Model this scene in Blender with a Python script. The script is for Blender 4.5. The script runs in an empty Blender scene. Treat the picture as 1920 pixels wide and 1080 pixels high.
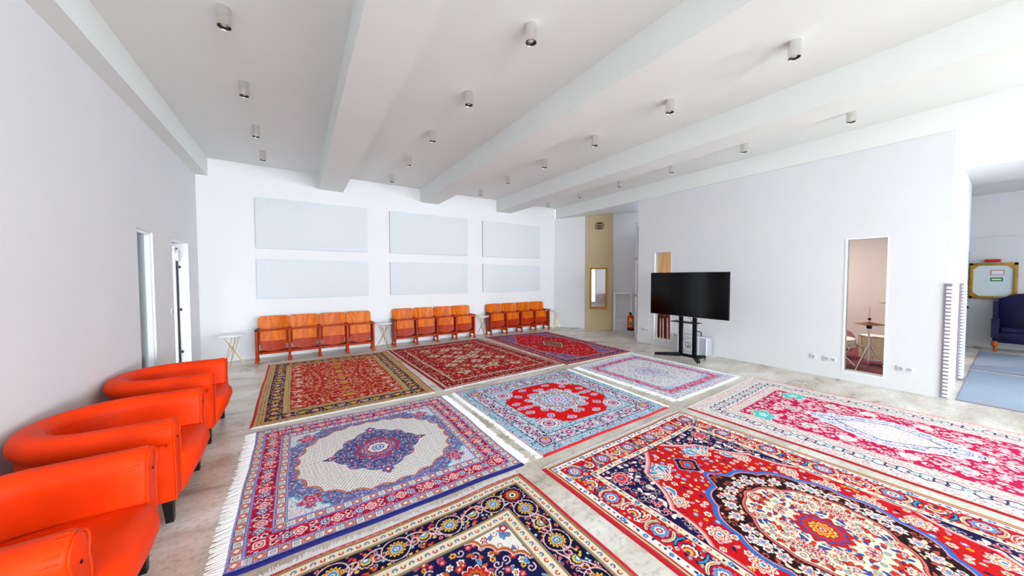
import bpy, bmesh, math, random
import numpy as np
from mathutils import Vector, Matrix
scn = bpy.context.scene
col = scn.collection
PI = math.pi
cos, sin = math.cos, math.sin

# ------------------------------------------------------------------ colours / materials
def lin(c):
    out = []
    for v in c[:3]:
        v = v / 255.0
        out.append(v / 12.92 if v <= 0.04045 else ((v + 0.055) / 1.055) ** 2.4)
    return tuple(out)

def mat(name, rgb, rough=0.5, metal=0.0, noise=0.0, nscale=30.0, bump=0.0, bscale=60.0, spec=0.5, coat=0.0):
    m = bpy.data.materials.new(name); m.use_nodes = True
    nt = m.node_tree; N = nt.nodes; L = nt.links
    b = N['Principled BSDF']
    b.inputs['Roughness'].default_value = rough
    b.inputs['Metallic'].default_value = metal
    b.inputs['Specular IOR Level'].default_value = spec
    b.inputs['Coat Weight'].default_value = coat
    c = lin(rgb)
    tc = N.new('ShaderNodeTexCoord')
    nz = N.new('ShaderNodeTexNoise'); nz.inputs['Scale'].default_value = nscale; nz.inputs['Detail'].default_value = 4
    L.new(tc.outputs['Object'], nz.inputs['Vector'])
    rp = N.new('ShaderNodeValToRGB')
    rp.color_ramp.elements[0].position = 0.3; rp.color_ramp.elements[1].position = 0.7
    rp.color_ramp.elements[0].color = tuple(v * (1 - noise) for v in c) + (1,)
    rp.color_ramp.elements[1].color = tuple(min(1, v * (1 + noise * 0.6)) for v in c) + (1,)
    L.new(nz.outputs['Fac'], rp.inputs['Fac']); L.new(rp.outputs['Color'], b.inputs['Base Color'])
    if bump:
        n2 = N.new('ShaderNodeTexNoise'); n2.inputs['Scale'].default_value = bscale; n2.inputs['Detail'].default_value = 3
        L.new(tc.outputs['Object'], n2.inputs['Vector'])
        bp = N.new('ShaderNodeBump'); bp.inputs['Strength'].default_value = bump; bp.inputs['Distance'].default_value = 0.01
        L.new(n2.outputs['Fac'], bp.inputs['Height']); L.new(bp.outputs['Normal'], b.inputs['Normal'])
    return m

def wood(name, c1, c2, scale=6.0, rough=0.35, axis='Z'):
    m = bpy.data.materials.new(name); m.use_nodes = True
    nt = m.node_tree; N = nt.nodes; L = nt.links; b = N['Principled BSDF']
    tc = N.new('ShaderNodeTexCoord'); mp = N.new('ShaderNodeMapping')
    mp.inputs['Scale'].default_value = (1, 1, 0.22) if axis == 'Z' else (0.22, 1, 1)
    nz = N.new('ShaderNodeTexNoise'); nz.inputs['Scale'].default_value = scale; nz.inputs['Detail'].default_value = 5; nz.inputs['Distortion'].default_value = 0.6
    mt = N.new('ShaderNodeMath'); mt.operation = 'MULTIPLY'; mt.inputs[1].default_value = 9
    fr = N.new('ShaderNodeMath'); fr.operation = 'PINGPONG'; fr.inputs[1].default_value = 1
    rp = N.new('ShaderNodeValToRGB')
    rp.color_ramp.elements[0].color = lin(c1) + (1,); rp.color_ramp.elements[1].color = lin(c2) + (1,)
    L.new(tc.outputs['Object'], mp.inputs['Vector']); L.new(mp.outputs['Vector'], nz.inputs['Vector'])
    L.new(nz.outputs['Fac'], mt.inputs[0]); L.new(mt.outputs[0], fr.inputs[0]); L.new(fr.outputs[0], rp.inputs['Fac'])
    L.new(rp.outputs['Color'], b.inputs['Base Color']); b.inputs['Roughness'].default_value = rough; b.inputs['Specular IOR Level'].default_value = 0.16
    return m

M = {}
M['wall'] = mat('wall_paint', (224, 224, 227), 0.75, noise=0.015, nscale=1.2, bump=0.05, bscale=9)
M['ceil'] = mat('ceiling_paint', (232, 235, 233), 0.85, noise=0.02, nscale=0.8, bump=0.04, bscale=12)
M['white'] = mat('white_lacquer', (236, 238, 242), 0.35, noise=0.01)
M['panel'] = mat('panel_fabric', (212, 216, 222), 0.9, noise=0.02, nscale=40, bump=0.1, bscale=400)
M['beige'] = mat('beige_paint', (196, 178, 142), 0.6, noise=0.06, nscale=1.5)
M['orange'] = mat('orange_leather', (238, 56, 0), 0.5, noise=0.14, nscale=5, bump=0.10, bscale=22, spec=0.16)
M['black'] = mat('black_plastic', (9, 9, 13), 0.45, noise=0.1, spec=0.18)
M['blackwood'] = mat('black_lacquered_wood', (18, 12, 12), 0.4, noise=0.5, nscale=25, spec=0.25)
M['screen'] = mat('dark_glass', (7, 5, 5), 0.10, noise=0.02, spec=0.16)
M['steel'] = mat('brushed_steel', (228, 226, 222), 0.2, 1.0, noise=0.06)
M['chrome'] = mat('chrome', (225, 225, 228), 0.08, 1.0)
M['dark'] = mat('dark_inside', (20, 18, 16), 0.5)
M['bulb'] = mat('bulb_glass', (235, 232, 222), 0.15)
M['gold'] = mat('brass_wire', (214, 180, 96), 0.3, 1.0)
M['goldframe'] = mat('gold_frame', (180, 136, 52), 0.4, 0.35, noise=0.35, nscale=18)
M['navychair'] = mat('navy_leather', (20, 20, 62), 0.38, spec=0.25, noise=0.2, nscale=6, bump=0.1, bscale=14)
M['seatwood'] = wood('plywood_orange', (190, 84, 8), (222, 112, 14), 5.0, 0.38)
M['redwood'] = wood('red_brown_wood', (150, 36, 6), (178, 54, 10), 6.0, 0.4)
M['legwood'] = wood('cherry_wood', (160, 70, 20), (205, 105, 40), 8)
M['red'] = mat('red_enamel', (206, 18, 14), 0.25)
M['green'] = mat('green_print', (30, 130, 60), 0.5)
M['yellow'] = mat('yellow_print', (225, 205, 60), 0.5)
M['alu'] = mat('aluminium_sheet', (200, 206, 216), 0.35, 0.6, noise=0.04)
M['cream'] = mat('cream_shell', (232, 220, 176), 0.3, noise=0.08, nscale=9)
M['skin'] = mat('drum_skin', (232, 224, 214), 0.5)
M['cymbal'] = mat('bronze', (150, 108, 60), 0.3, 0.9, noise=0.2)
M['carpetgrey'] = mat('blue_grey_carpet', (150, 164, 182), 0.95, noise=0.12, nscale=60, bump=0.3, bscale=200)
M['tan'] = mat('woven_tan', (205, 185, 140), 0.9)
M['fringe'] = mat('white_cotton', (246, 246, 246), 0.95, noise=0.05, nscale=50)
M['socket'] = mat('socket_plastic', (222, 224, 230), 0.35)
M['socketdark'] = mat('socket_hole', (176, 178, 184), 0.6)
M['grout'] = mat('grey_rib', (136, 122, 138), 0.6)
M['mauve'] = mat('studio_wall_paint', (222, 206, 198), 0.8, noise=0.02, nscale=1)
M['redcarpet'] = mat('dark_red_carpet', (120, 34, 40), 0.95, noise=0.4, nscale=22)
M['brownwood'] = wood('dark_red_wood', (84, 24, 8), (130, 46, 12), 4)
M['honey'] = wood('honey_wood', (206, 158, 96), (226, 184, 120), 4)
M['board'] = mat('pale_board', (214, 226, 228), 0.4)
M['sign'] = mat('sign_dark_brown', (70, 42, 14), 0.4)

def mirror_mat():
    m = mat('mirror_glass', (240, 244, 246), 0.01, 1.0); return m
M['mirror'] = mirror_mat()

def glass_mat():
    m = bpy.data.materials.new('window_glass'); m.use_nodes = True
    nt = m.node_tree; N = nt.nodes; L = nt.links
    for n in list(N): N.remove(n)
    o = N.new('ShaderNodeOutputMaterial'); mx = N.new('ShaderNodeMixShader'); t = N.new('ShaderNodeBsdfTransparent')
    g = N.new('ShaderNodeBsdfGlossy'); g.inputs['Roughness'].default_value = 0.02
    t.inputs['Color'].default_value = (0.93, 0.96, 0.95, 1)
    fr = N.new('ShaderNodeFresnel'); fr.inputs['IOR'].default_value = 1.45
    L.new(fr.outputs[0], mx.inputs[0]); L.new(t.outputs[0], mx.inputs[1]); L.new(g.outputs[0], mx.inputs[2]); L.new(mx.outputs[0], o.inputs[0])
    return m
M['glass'] = glass_mat()

def floor_mat():
    m = bpy.data.materials.new('polished_screed'); m.use_nodes = True
    nt = m.node_tree; N = nt.nodes; L = nt.links; b = N['Principled BSDF']
    tc = N.new('ShaderNodeTexCoord')
    a = N.new('ShaderNodeTexNoise'); a.inputs['Scale'].default_value = 0.9; a.inputs['Detail'].default_value = 9; a.inputs['Roughness'].default_value = 0.62; a.inputs['Distortion'].default_value = 0.5
    mp = N.new('ShaderNodeMapping'); mp.inputs['Scale'].default_value = (1, 2.6, 1)
    L.new(tc.outputs['Object'], mp.inputs['Vector']); L.new(mp.outputs['Vector'], a.inputs['Vector'])
    rp = N.new('ShaderNodeValToRGB'); e = rp.color_ramp.elements
    e[0].position = 0.32; e[0].color = lin((176, 163, 145)) + (1,)
    e[1].position = 0.66; e[1].color = lin((240, 236, 230)) + (1,)
    k = e.new(0.5); k.color = lin((214, 205, 192)) + (1,)
    L.new(a.outputs['Fac'], rp.inputs['Fac'])
    v = N.new('ShaderNodeTexNoise'); v.inputs['Scale'].default_value = 28; v.inputs['Detail'].default_value = 6
    L.new(tc.outputs['Object'], v.inputs['Vector'])
    r2 = N.new('ShaderNodeValToRGB'); r2.color_ramp.elements[0].position = 0.33; r2.color_ramp.elements[1].position = 0.5
    r2.color_ramp.elements[0].color = (0.72, 0.70, 0.68, 1); r2.color_ramp.elements[1].color = (1, 1, 1, 1)
    L.new(v.outputs['Fac'], r2.inputs['Fac'])
    mx = N.new('ShaderNodeMix'); mx.data_type = 'RGBA'; mx.blend_type = 'MULTIPLY'; mx.inputs[0].default_value = 0.8
    L.new(rp.outputs['Color'], mx.inputs[6]); L.new(r2.outputs['Color'], mx.inputs[7]); L.new(mx.outputs[2], b.inputs['Base Color'])
    rr = N.new('ShaderNodeMapRange'); rr.inputs[3].default_value = 0.18; rr.inputs[4].default_value = 0.42
    L.new(a.outputs['Fac'], rr.inputs[0]); L.new(rr.outputs[0], b.inputs['Roughness'])
    return m
M['floor'] = floor_mat()

def rug_mat():
    m = bpy.data.materials.new('knotted_wool'); m.use_nodes = True
    nt = m.node_tree; N = nt.nodes; L = nt.links; b = N['Principled BSDF']
    at = N.new('ShaderNodeAttribute'); at.attribute_name = 'yarn'
    tc = N.new('ShaderNodeTexCoord'); n = N.new('ShaderNodeTexNoise'); n.inputs['Scale'].default_value = 140; n.inputs['Detail'].default_value = 2
    L.new(tc.outputs['Object'], n.inputs['Vector'])
    mr = N.new('ShaderNodeMapRange'); mr.inputs[3].default_value = 0.72; mr.inputs[4].default_value = 1.22
    L.new(n.outputs['Fac'], mr.inputs[0])
    mx = N.new('ShaderNodeVectorMath'); mx.operation = 'SCALE'
    L.new(at.outputs['Color'], mx.inputs[0]); L.new(mr.outputs[0], mx.inputs['Scale'])
    L.new(mx.outputs[0], b.inputs['Base Color'])
    b.inputs['Roughness'].default_value = 0.95; b.inputs['Specular IOR Level'].default_value = 0.15
    bp = N.new('ShaderNodeBump'); bp.inputs['Strength'].default_value = 0.35; bp.inputs['Distance'].default_value = 0.004
    L.new(n.outputs['Fac'], bp.inputs['Height']); L.new(bp.outputs['Normal'], b.inputs['Normal'])
    return m
M['rug'] = rug_mat()

# ------------------------------------------------------------------ mesh helpers
class MB:
    def __init__(s): s.bm = bmesh.new()
    def box(s, x0, x1, y0, y1, z0, z1, bev=0, mtx=None, seg=2):
        r = bmesh.ops.create_cube(s.bm, size=1)
        vs = r['verts']
        for v in vs:
            v.co = Vector(((x0 + x1) / 2 + v.co.x * (x1 - x0), (y0 + y1) / 2 + v.co.y * (y1 - y0), (z0 + z1) / 2 + v.co.z * (z1 - z0)))
        if bev:
            es = list({e for v in vs for e in v.link_edges})
            rr = bmesh.ops.bevel(s.bm, geom=es, offset=bev, segments=seg, affect='EDGES', profile=0.5)
            vs = list({v for f in rr['faces'] for v in f.verts} | {v for v in vs if v.is_valid})
        if mtx is not None:
            for v in vs: v.co = mtx @ v.co
        return s
    def tube(s, pts, r, n=10, caps=True, closed=False):
        pts = [Vector(p) for p in pts]; K = len(pts)
        rs = r if isinstance(r, (list, tuple)) else [r] * K
        rings = []
        prev = None
        for i, p in enumerate(pts):
            if closed: t = pts[(i + 1) % K] - pts[i - 1]
            else: t = (pts[min(i + 1, K - 1)] - pts[max(i - 1, 0)])
            t.normalize()
            if prev is None:
                a = Vector((0, 0, 1)) if abs(t.z) < 0.9 else Vector((1, 0, 0))
                u = t.cross(a).normalized()
            else:
                u = (prev - t * prev.dot(t)).normalized()
            prev = u; w = t.cross(u)
            rings.append([s.bm.verts.new(p + (u * cos(2 * PI * k / n) + w * sin(2 * PI * k / n)) * rs[i]) for k in range(n)])
        seq = range(K) if closed else range(K - 1)
        for i in seq:
            A, B = rings[i], rings[(i + 1) % K]
            for k in range(n): s.bm.faces.new((A[k], A[(k + 1) % n], B[(k + 1) % n], B[k]))
        if caps and not closed:
            s.bm.faces.new(rings[0][::-1]); s.bm.faces.new(rings[-1])
        return s
    def lathe(s, prof, cx=0, cy=0, z=0, n=28, mtx=None):
        rings = []
        for r, h in prof:
            if r < 1e-5: rings.append([s.bm.verts.new((cx, cy, z + h))])
            else: rings.append([s.bm.verts.new((cx + r * cos(2 * PI * k / n), cy + r * sin(2 * PI * k / n), z + h)) for k in range(n)])
        for A, B in zip(rings, rings[1:]):
            for k in range(n):
                j = (k + 1) % n
                if len(A) == 1 and len(B) == 1: continue
                if len(A) == 1: s.bm.faces.new((A[0], B[j], B[k]))
                elif len(B) == 1: s.bm.faces.new((A[k], A[j], B[0]))
                else: s.bm.faces.new((A[k], A[j], B[j], B[k]))
        if mtx is not None:
            for R in rings:
                for v in R: v.co = mtx @ v.co
        return s
    def loft(s, rings, closed=True, cap=True):
        R = [[s.bm.verts.new(p) for p in ring] for ring in rings]
        n = len(R[0])
        for A, B in zip(R, R[1:]):
            for k in range(n if closed else n - 1):
                j = (k + 1) % n
                s.bm.faces.new((A[k], A[j], B[j], B[k]))
        if cap and closed:
            s.bm.faces.new(R[0][::-1]); s.bm.faces.new(R[-1])
        return s
    def prism(s, poly, x0, x1, axis='x'):
        def P(a, b, t): return (t, a, b) if axis == 'x' else ((a, t, b) if axis == 'y' else (a, b, t))
        return s.loft([[P(a, b, x0) for a, b in poly], [P(a, b, x1) for a, b in poly]])
    def build(s, name, m, parent=None, smooth=True, ang=35):
        bmesh.ops.recalc_face_normals(s.bm, faces=s.bm.faces)
        me = bpy.data.meshes.new(name); s.bm.to_mesh(me); s.bm.free()
        me.materials.append(m)
        if smooth:
            for p in me.polygons: p.use_smooth = True
            me.set_sharp_from_angle(angle=math.radians(ang))
        o = bpy.data.objects.new(name, me); col.objects.link(o)
        if parent: o.parent = parent
        return o

def tag(o, label=None, cat=None, group=None, kind=None):
    if label: o['label'] = label
    if cat: o['category'] = cat
    if group: o['group'] = group
    if kind: o['kind'] = kind
    return o
def thing(name, loc, label, cat, group=None, rz=0):
    o = bpy.data.objects.new(name, None); col.objects.link(o)
    o.location = loc; o.rotation_euler = (0, 0, rz); o.empty_display_size = 0.1
    return tag(o, label, cat, group)
def struct(mb, name, m, parent=None, smooth=False):
    o = mb.build(name, m, parent, smooth=smooth)
    if not parent: o['kind'] = 'structure'
    return o
def dup(root, loc, label=None, group=None, rz=None):
    r = root.copy(); col.objects.link(r); r.location = loc
    if rz is not None: r.rotation_euler = (0, 0, rz)
    if label: r['label'] = label
    if group: r['group'] = group
    for ch in list(root.children):
        c = ch.copy(); col.objects.link(c); c.parent = r
        for g in list(ch.children):
            d = g.copy(); col.objects.link(d); d.parent = c
    return r

# ------------------------------------------------------------------ the room
XL, YB, HC, XR = -1.5, 8.16, 3.788, 7.056
HB = 3.466; YR = -12.0
fl = MB(); fl.box(XL - 0.4, 13.5, YR - 0.2, 9.0, -0.1, 0); struct(fl, 'floor', M['floor'])
c = MB(); c.box(XL - 0.4, 7.2, YR - 0.2, YB + 0.2, HC, HC + 0.15); struct(c, 'ceiling', M['ceil'])
# back wall
w = MB(); w.box(XL - 0.4, 7.0, YB, YB + 0.2, 0, HC); struct(w, 'wall_back', M['wall'])
# left wall with an opening for a narrow window and one for a door
w = MB()
WL = XL - 0.34
w.box(WL, XL, YR, 5.44, 0, HC)
w.box(WL, XL, 5.93, 6.69, 0, HC)
w.box(WL, XL, 7.53, YB, 0, HC)
w.box(WL, XL, 5.44, 5.93, 2.16, HC)
w.box(WL, XL, 5.44, 5.93, 0, 0.13)
w.box(WL, XL, 6.69, 7.53, 2.16, HC)
struct(w, 'wall_left', M['wall'])
# window in left wall
f = MB(); f.box(XL - 0.10, XL - 0.02, 5.44, 5.475, 0.13, 2.16); f.box(XL - 0.10, XL - 0.02, 5.895, 5.93, 0.13, 2.16)
f.box(XL - 0.10, XL - 0.02, 5.475, 5.895, 2.125, 2.16); f.box(XL - 0.10, XL - 0.02, 5.475, 5.895, 0.13, 0.165)
wo = struct(f, 'window_1', M['white'])
g = MB(); g.box(XL - 0.075, XL - 0.068, 5.475, 5.895, 0.165, 2.125); g.build('pane', M['glass'], wo, smooth=False)
# door in left wall : frame, leaf swung open against the far jamb
f = MB(); f.box(XL - 0.33, XL - 0.15, 7.49, 7.53, 0, 2.14); f.box(XL - 0.33, XL - 0.15, 6.69, 6.73, 0, 2.14); f.box(XL - 0.33, XL - 0.15, 6.73, 7.49, 2.10, 2.14)
d = struct(f, 'door_1', M['white'])
g = MB(); g.box(XL - 0.145, XL - 0.125, 7.515, 7.528, 0.01, 2.08); g.build('dark_gap_strip', M['dark'], d, smooth=False)  # dark-coloured strip stands in for the shaded gap at the far jamb
g = MB(); g.box(XL - 0.33 - 0.78, XL - 0.34, 7.44, 7.485, 0.01, 2.09); g.build('door_leaf', M['white'], d, smooth=False)
for z in (0.35, 1.05, 1.75):
    g = MB(); g.box(XL - 0.115, XL - 0.095, 7.505, 7.53, z, z + 0.04, 0.004); g.build('hinge', M['black'], d)
g = MB(); g.box(XL - 0.17, XL - 0.10, 7.40, 7.53, 1.86, 2.06, 0.01); g.build('door_closer', M['steel'], d)
# room seen behind the left wall openings
w = MB(); w.box(XL - 2.2, XL - 2.1, 4.2, 8.4, 0, 2.9); struct(w, 'wall_left_outer', M['wall'])
# right (partition) wall with two tall narrow windows
w = MB(); x0, x1 = XR, XR + 0.14
w.box(x0, x1, 0.455, 0.985, 0, HB); w.box(x0, x1, 1.435, 4.225, 0, HB); w.box(x0, x1, 4.665, 5.10, 0, HB)
for a, b in ((0.985, 1.435), (4.225, 4.665)):
    w.box(x0, x1, a, b, 0, 0.135); w.box(x0, x1, a, b, 2.18, HB)
struct(w, 'wall_right', M['wall'])
for i, (a, b) in enumerate(((0.985, 1.435), (4.225, 4.665))):
    f = MB()
    f.box(x0 - 0.004, x1, a, a + 0.018, 0.135, 2.18); f.box(x0 - 0.004, x1, b - 0.018, b, 0.135, 2.18)
    f.box(x0 - 0.004, x1, a + 0.018, b - 0.018, 2.162, 2.18); f.box(x0 - 0.004, x1, a + 0.018, b - 0.018, 0.135, 0.153)
    wo = struct(f, 'window_%d' % (i + 2), M['white'])
    g = MB(); g.box(x0 + 0.05, x0 + 0.058, a + 0.018, b - 0.018, 0.153, 2.162); g.build('pane', M['glass'], wo, smooth=False)
# wall along the passage, portal and far room on the right
w = MB(); w.box(XR + 0.14, 10.1, 0.46, 0.60, 0, HC - 0.002); struct(w, 'wall_passage', M['wall'])
w = MB(); w.box(8.5, 10.1, -1.3, 0.46, 3.23, HC); struct(w, 'trim_1', M['wall'])
w = MB(); w.box(7.2, 8.5, YR - 0.2, 0.6, 3.66, 3.80); struct(w, 'ceiling_passage', M['ceil'])
w = MB(); w.box(10.1, 13.5, YR - 0.2, 3.2, 3.45, 3.60); struct(w, 'ceiling_far_room', M['ceil'])
w = MB(); w.box(13.12, 13.3, YR, 3.2, 0, 3.45); w.box(13.10, 13.12, YR, 3.2, 0, 1.02); w.box(13.09, 13.12, YR, 3.2, 2.5, 2.53); struct(w, 'wall_far_room', M['wall'])
w = MB(); w.box(10.1, 13.3, 3.0, 3.2, 0, 3.45); struct(w, 'wall_far_room_side', M['wall'])
# skew wall in the back right corner with its beige pillar
A = Vector((6.98, 8.16, 0)); D = Vector((8.23 - 6.98, 6.03 - 8.16, 0)).normalized()
NRM = Vector((D.y, -D.x, 0))      # points into the room (towards -x,-y)
if NRM.x > 0: NRM = -NRM
MX = Matrix(((D.x, -NRM.x, 0, A.x), (D.y, -NRM.y, 0, A.y), (0, 0, 1, 0), (0, 0, 0, 1)))   # local x along wall, local y behind
w = MB(); w.box(-0.1, 1.0, 0.0, 0.15, 0, HB, mtx=MX); w.box(1.82, 3.4, 0.03, 0.18, 0, HB, mtx=MX); struct(w, 'wall_skew', M['wall'])
_c = MX @ Vector((1.41, 0, 0)); MX2 = Matrix.Translation(_c) @ Matrix.Rotation(math.radians(-4.4), 4, 'Z') @ Matrix.Translation(-_c) @ MX
w = MB(); w.box(0.99, 1.83, -0.035, 0.15, 0, HB - 0.001, 0.006, mtx=MX2); o = struct(w, 'trim_2', M['beige'])
w = MB(); w.box(7.2, 9.4, 4.6, 8.6, HB, HB + 0.12); struct(w, 'ceiling_alcove', M['ceil'])
# rear wall behind the camera with large windows
wins = [(-0.9, 0.9), (1.6, 3.6), (4.2, 6.6), (10.5, 12.4)]
w = MB(); xs = [XL - 0.4] + [v for p in wins for v in p] + [13.5]
for i in range(0, len(xs), 2): w.box(xs[i], xs[i + 1], YR - 0.2, YR, 0, HC)
for a, b in wins: w.box(a, b, YR - 0.2, YR, 0, 0.35); w.box(a, b, YR - 0.2, YR, 3.1, HC)
struct(w, 'wall_rear', M['wall'])
for i, (a, b) in enumerate(wins):
    f = MB(); yy = YR - 0.12
    for u, v in ((a, a + 0.05), (b - 0.05, b), ((a + b) / 2 - 0.03, (a + b) / 2 + 0.03)): f.box(u, v, yy, yy + 0.06, 0.35, 3.1)
    f.box(a, b, yy, yy + 0.06, 3.04, 3.1); f.box(a, b, yy, yy + 0.06, 0.35, 0.41)
    struct(f, 'window_%d' % (i + 4), M['white'])
w = MB(); sw = [(-11.4, -8.9), (-8.2, -5.7)]; ys = [YR] + [v for p in sw for v in p] + [-1.3]  # unseen side wall with windows, added to brighten the left wall
for i in range(0, len(ys), 2): w.box(8.5, 8.7, ys[i], ys[i + 1], 0, HC)
for a, b in sw: w.box(8.5, 8.7, a, b, 0, 0.35); w.box(8.5, 8.7, a, b, 3.1, HC)
struct(w, 'wall_rear_side_added', M['wall'])
for i, (a, b) in enumerate(sw):
    f = MB()
    for u, v in ((a, a + 0.05), (b - 0.05, b), ((a + b) / 2 - 0.03, (a + b) / 2 + 0.03)): f.box(8.56, 8.62, u, v, 0.35, 3.1)
    f.box(8.56, 8.62, a, b, 3.04, 3.1); f.box(8.56, 8.62, a, b, 0.35, 0.41); struct(f, 'window_%d' % (i + 8), M['white'])  # frames of the added side windows, out of view
# ceiling beams
for i, (a, b) in enumerate(((XL, -1.33), (0.425, 0.889), (2.613, 3.077), (4.807, 5.277), (7.0085, 7.2))):
    w = MB(); w.box(a, b, YR, YB, HB, HC); struct(w, 'ceiling_beam', M['ceil'])
# studio behind the partition wall
w = MB(); w.box(11.0, 11.1, 0.6, 5.1, 0, 2.85); struct(w, 'wall_studio_back', M['mauve'])
w = MB(); w.box(7.196, 11.0, 5.0, 5.1, 0, 2.85); struct(w, 'wall_studio_side', M['mauve'])
w = MB(); w.box(7.196, 11.1, 0.6, 5.1, 2.85, 2.95); struct(w, 'ceiling_studio', M['ceil'])
w = MB(); w.box(7.2, 11.0, 0.61, 5.0, 0.0, 0.012); o = w.build('carpet', M['redcarpet'], smooth=False)
tag(o, 'dark red carpet on the studio floor under the drum kit', 'carpet')

# ------------------------------------------------------------------ rug painter (yarn colours on a fine grid, one quarter mirrored)
class Cv:
    def __init__(s, W, L, r, bg):
        s.W, s.L = W, L
        s.n = int(round(W / 2 / r)); s.m = int(round(L / 2 / r))
        s.p = np.linspace(0, W / 2, s.n + 1); s.q = np.linspace(0, L / 2, s.m + 1)
        s.P, s.Q = np.meshgrid(s.p, s.q)
        s.img = np.empty(s.P.shape + (3,)); s.img[:] = lin(bg)
        s.d = np.minimum(s.P, s.Q); s.U = W / 2 - s.P; s.V = L / 2 - s.Q
        s.clip = None; s.rnd = random.Random(7)
    def fill(s, mask, c):
        if s.clip is not None: mask = mask & s.clip
        s.img[mask] = lin(c)
    def band(s, a, b, c): s.fill((s.d >= a) & (s.d < b), c)
    def win(s, cx, cy, R):
        i0 = max(0, int((cx - R) / s.p[1])); i1 = min(s.n + 1, int((cx + R) / s.p[1]) + 2)
        j0 = max(0, int((cy - R) / s.q[1])); j1 = min(s.m + 1, int((cy + R) / s.q[1]) + 2)
        if i0 >= i1 or j0 >= j1: return None
        return slice(j0, j1), slice(i0, i1)
    def put(s, W, mask, c):
        if s.clip is not None: mask = mask & s.clip[W]
        s.img[W][mask] = lin(c)
    def rosette(s, cx, cy, R, layers, k=8, rot=0.0, amp=0.25, sq=1.0):
        W = s.win(cx, cy, R * max(1, sq))
        if W is None: return
        X = s.P[W] - cx; Y = (s.Q[W] - cy)
        cr, sr = cos(rot), sin(rot); X, Y = X * cr + Y * sr, (-X * sr + Y * cr) / sq
        rho = np.hypot(X, Y); th = np.arctan2(Y, X); pet = 1 - amp * (1 - np.abs(np.cos(k * th / 2)))
        for fr, c in layers: s.put(W, rho < R * fr * pet, c)
    def disc(s, cx, cy, R, c):
        W = s.win(cx, cy, R)
        if W is not None: s.put(W, np.hypot(s.P[W] - cx, s.Q[W] - cy) < R, c)
    def leaf(s, cx, cy, L, Wd, ang, c, edge=None, ew=0.004, bend=0.0):
        W = s.win(cx, cy, L + Wd)
        if W is None: return
        X = s.P[W] - cx; Y = s.Q[W] - cy; a = X * cos(ang) + Y * sin(ang); b = -X * sin(ang) + Y * cos(ang)
        t = np.clip(a / L, 0, 1); b = b - bend * L * np.sin(t * PI)
        w = Wd * np.sin(PI * t ** 0.75)
        ins = (a > 0) & (a < L)
        if edge is not None:
            s.put(W, (a > -ew) & (a < L + ew) & (np.abs(b) < w + ew), edge)
        s.put(W, ins & (np.abs(b) < w), c)
    def line(s, pts, w, c):
        for (x0, y0), (x1, y1) in zip(pts, pts[1:]):
            mx, my = (x0 + x1) / 2, (y0 + y1) / 2; h = math.hypot(x1 - x0, y1 - y0)
            W = s.win(mx, my, h / 2 + w)
            if W is None: continue
            X = s.P[W] - x0; Y = s.Q[W] - y0; t = np.clip((X * (x1 - x0) + Y * (y1 - y0)) / (h * h + 1e-12), 0, 1)
            s.put(W, np.hypot(X - t * (x1 - x0), Y - t * (y1 - y0)) < w / 2, c)
    def spiral(s, cx, cy, R, a0, turns, w, c, hand=1):
        pts = []
        for i in range(19):
            t = i / 18; r = R * (1 - 0.8 * t); a = a0 + hand * t * turns * 2 * PI
            pts.append((cx + r * cos(a), cy + r * sin(a)))
        s.line(pts, w, c)
    def arc(s, cx, cy, R, a0, a1, w, c, sq=1.0):
        s.line([(cx + R * cos(a0 + (a1 - a0) * i / 14), cy + sq * R * sin(a0 + (a1 - a0) * i / 14)) for i in range(15)], w, c)
    def palmette(s, cx, cy, R, ang, cols, k=7):
        W = s.win(cx, cy, R * 1.3)
        if W is None: return
        X = s.P[W] - cx; Y = s.Q[W] - cy; a = X * cos(ang) + Y * sin(ang) + R * 0.35; b = -X * sin(ang) + Y * cos(ang)
        rho = np.hypot(a, b); th = np.arctan2(b, a)
        sh = np.cos(np.clip(th * 0.85, -PI / 2, PI / 2)) ** 0.45 * (0.86 + 0.14 * np.abs(np.cos(k * th)))
        for f_, c in zip((1.3, 1.12, 0.86, 0.6, 0.33), cols): s.put(W, rho < R * f_ * sh, c)
    def along(s, dc, step, fn):
        """fn(cx, cy, ang, idx): motifs on both arms of a border at depth dc; idx 0 = corner"""
        fn(dc, dc, -PI / 4 + PI / 2, 0)
        nx = max(1, round((s.W / 2 - dc) / step)); ny = max(1, round((s.L / 2 - dc) / step))
        for i in range(1, nx + 1): fn(dc + (s.W / 2 - dc) * i / nx, dc, PI / 2, i)
        for i in range(1, ny + 1): fn(dc, dc + (s.L / 2 - dc) * i / ny, 0, i)
    def vine(s, dc, step, amp, w, c):
        nx = max(1, round((s.W / 2 - dc) / step)); ny = max(1, round((s.L / 2 - dc) / step))
        K = 10
        s.line([(dc + (s.W / 2 - dc) * i / (nx * K), dc + amp * sin(PI * i / K)) for i in range(nx * K + 1)], w, c)
        s.line([(dc + amp * sin(PI * i / K), dc + (s.L / 2 - dc) * i / (ny * K)) for i in range(ny * K + 1)], w, c)
    def scatter(s, mask, step, fns, jit=0.3):
        row = 0; y = step / 2
        while y < s.L / 2 + step / 2:
            x = step / 2 + (step / 2 if row % 2 else 0)
            while x < s.W / 2 + step / 2:
                cx = x + s.rnd.uniform(-jit, jit) * step; cy = y + s.rnd.uniform(-jit, jit) * step
                i = min(s.n, max(0, int(cx / s.p[1]))); j = min(s.m, max(0, int(cy / s.q[1])))
                if mask[j, i]: s.rnd.choice(fns)(cx, cy)
                x += step
            y += step * 0.87; row += 1
    def full(s):
        q = s.img; top = np.concatenate([q, q[:, -2::-1]], 1)
        return np.concatenate([top, top[-2::-1]], 0)

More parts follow.
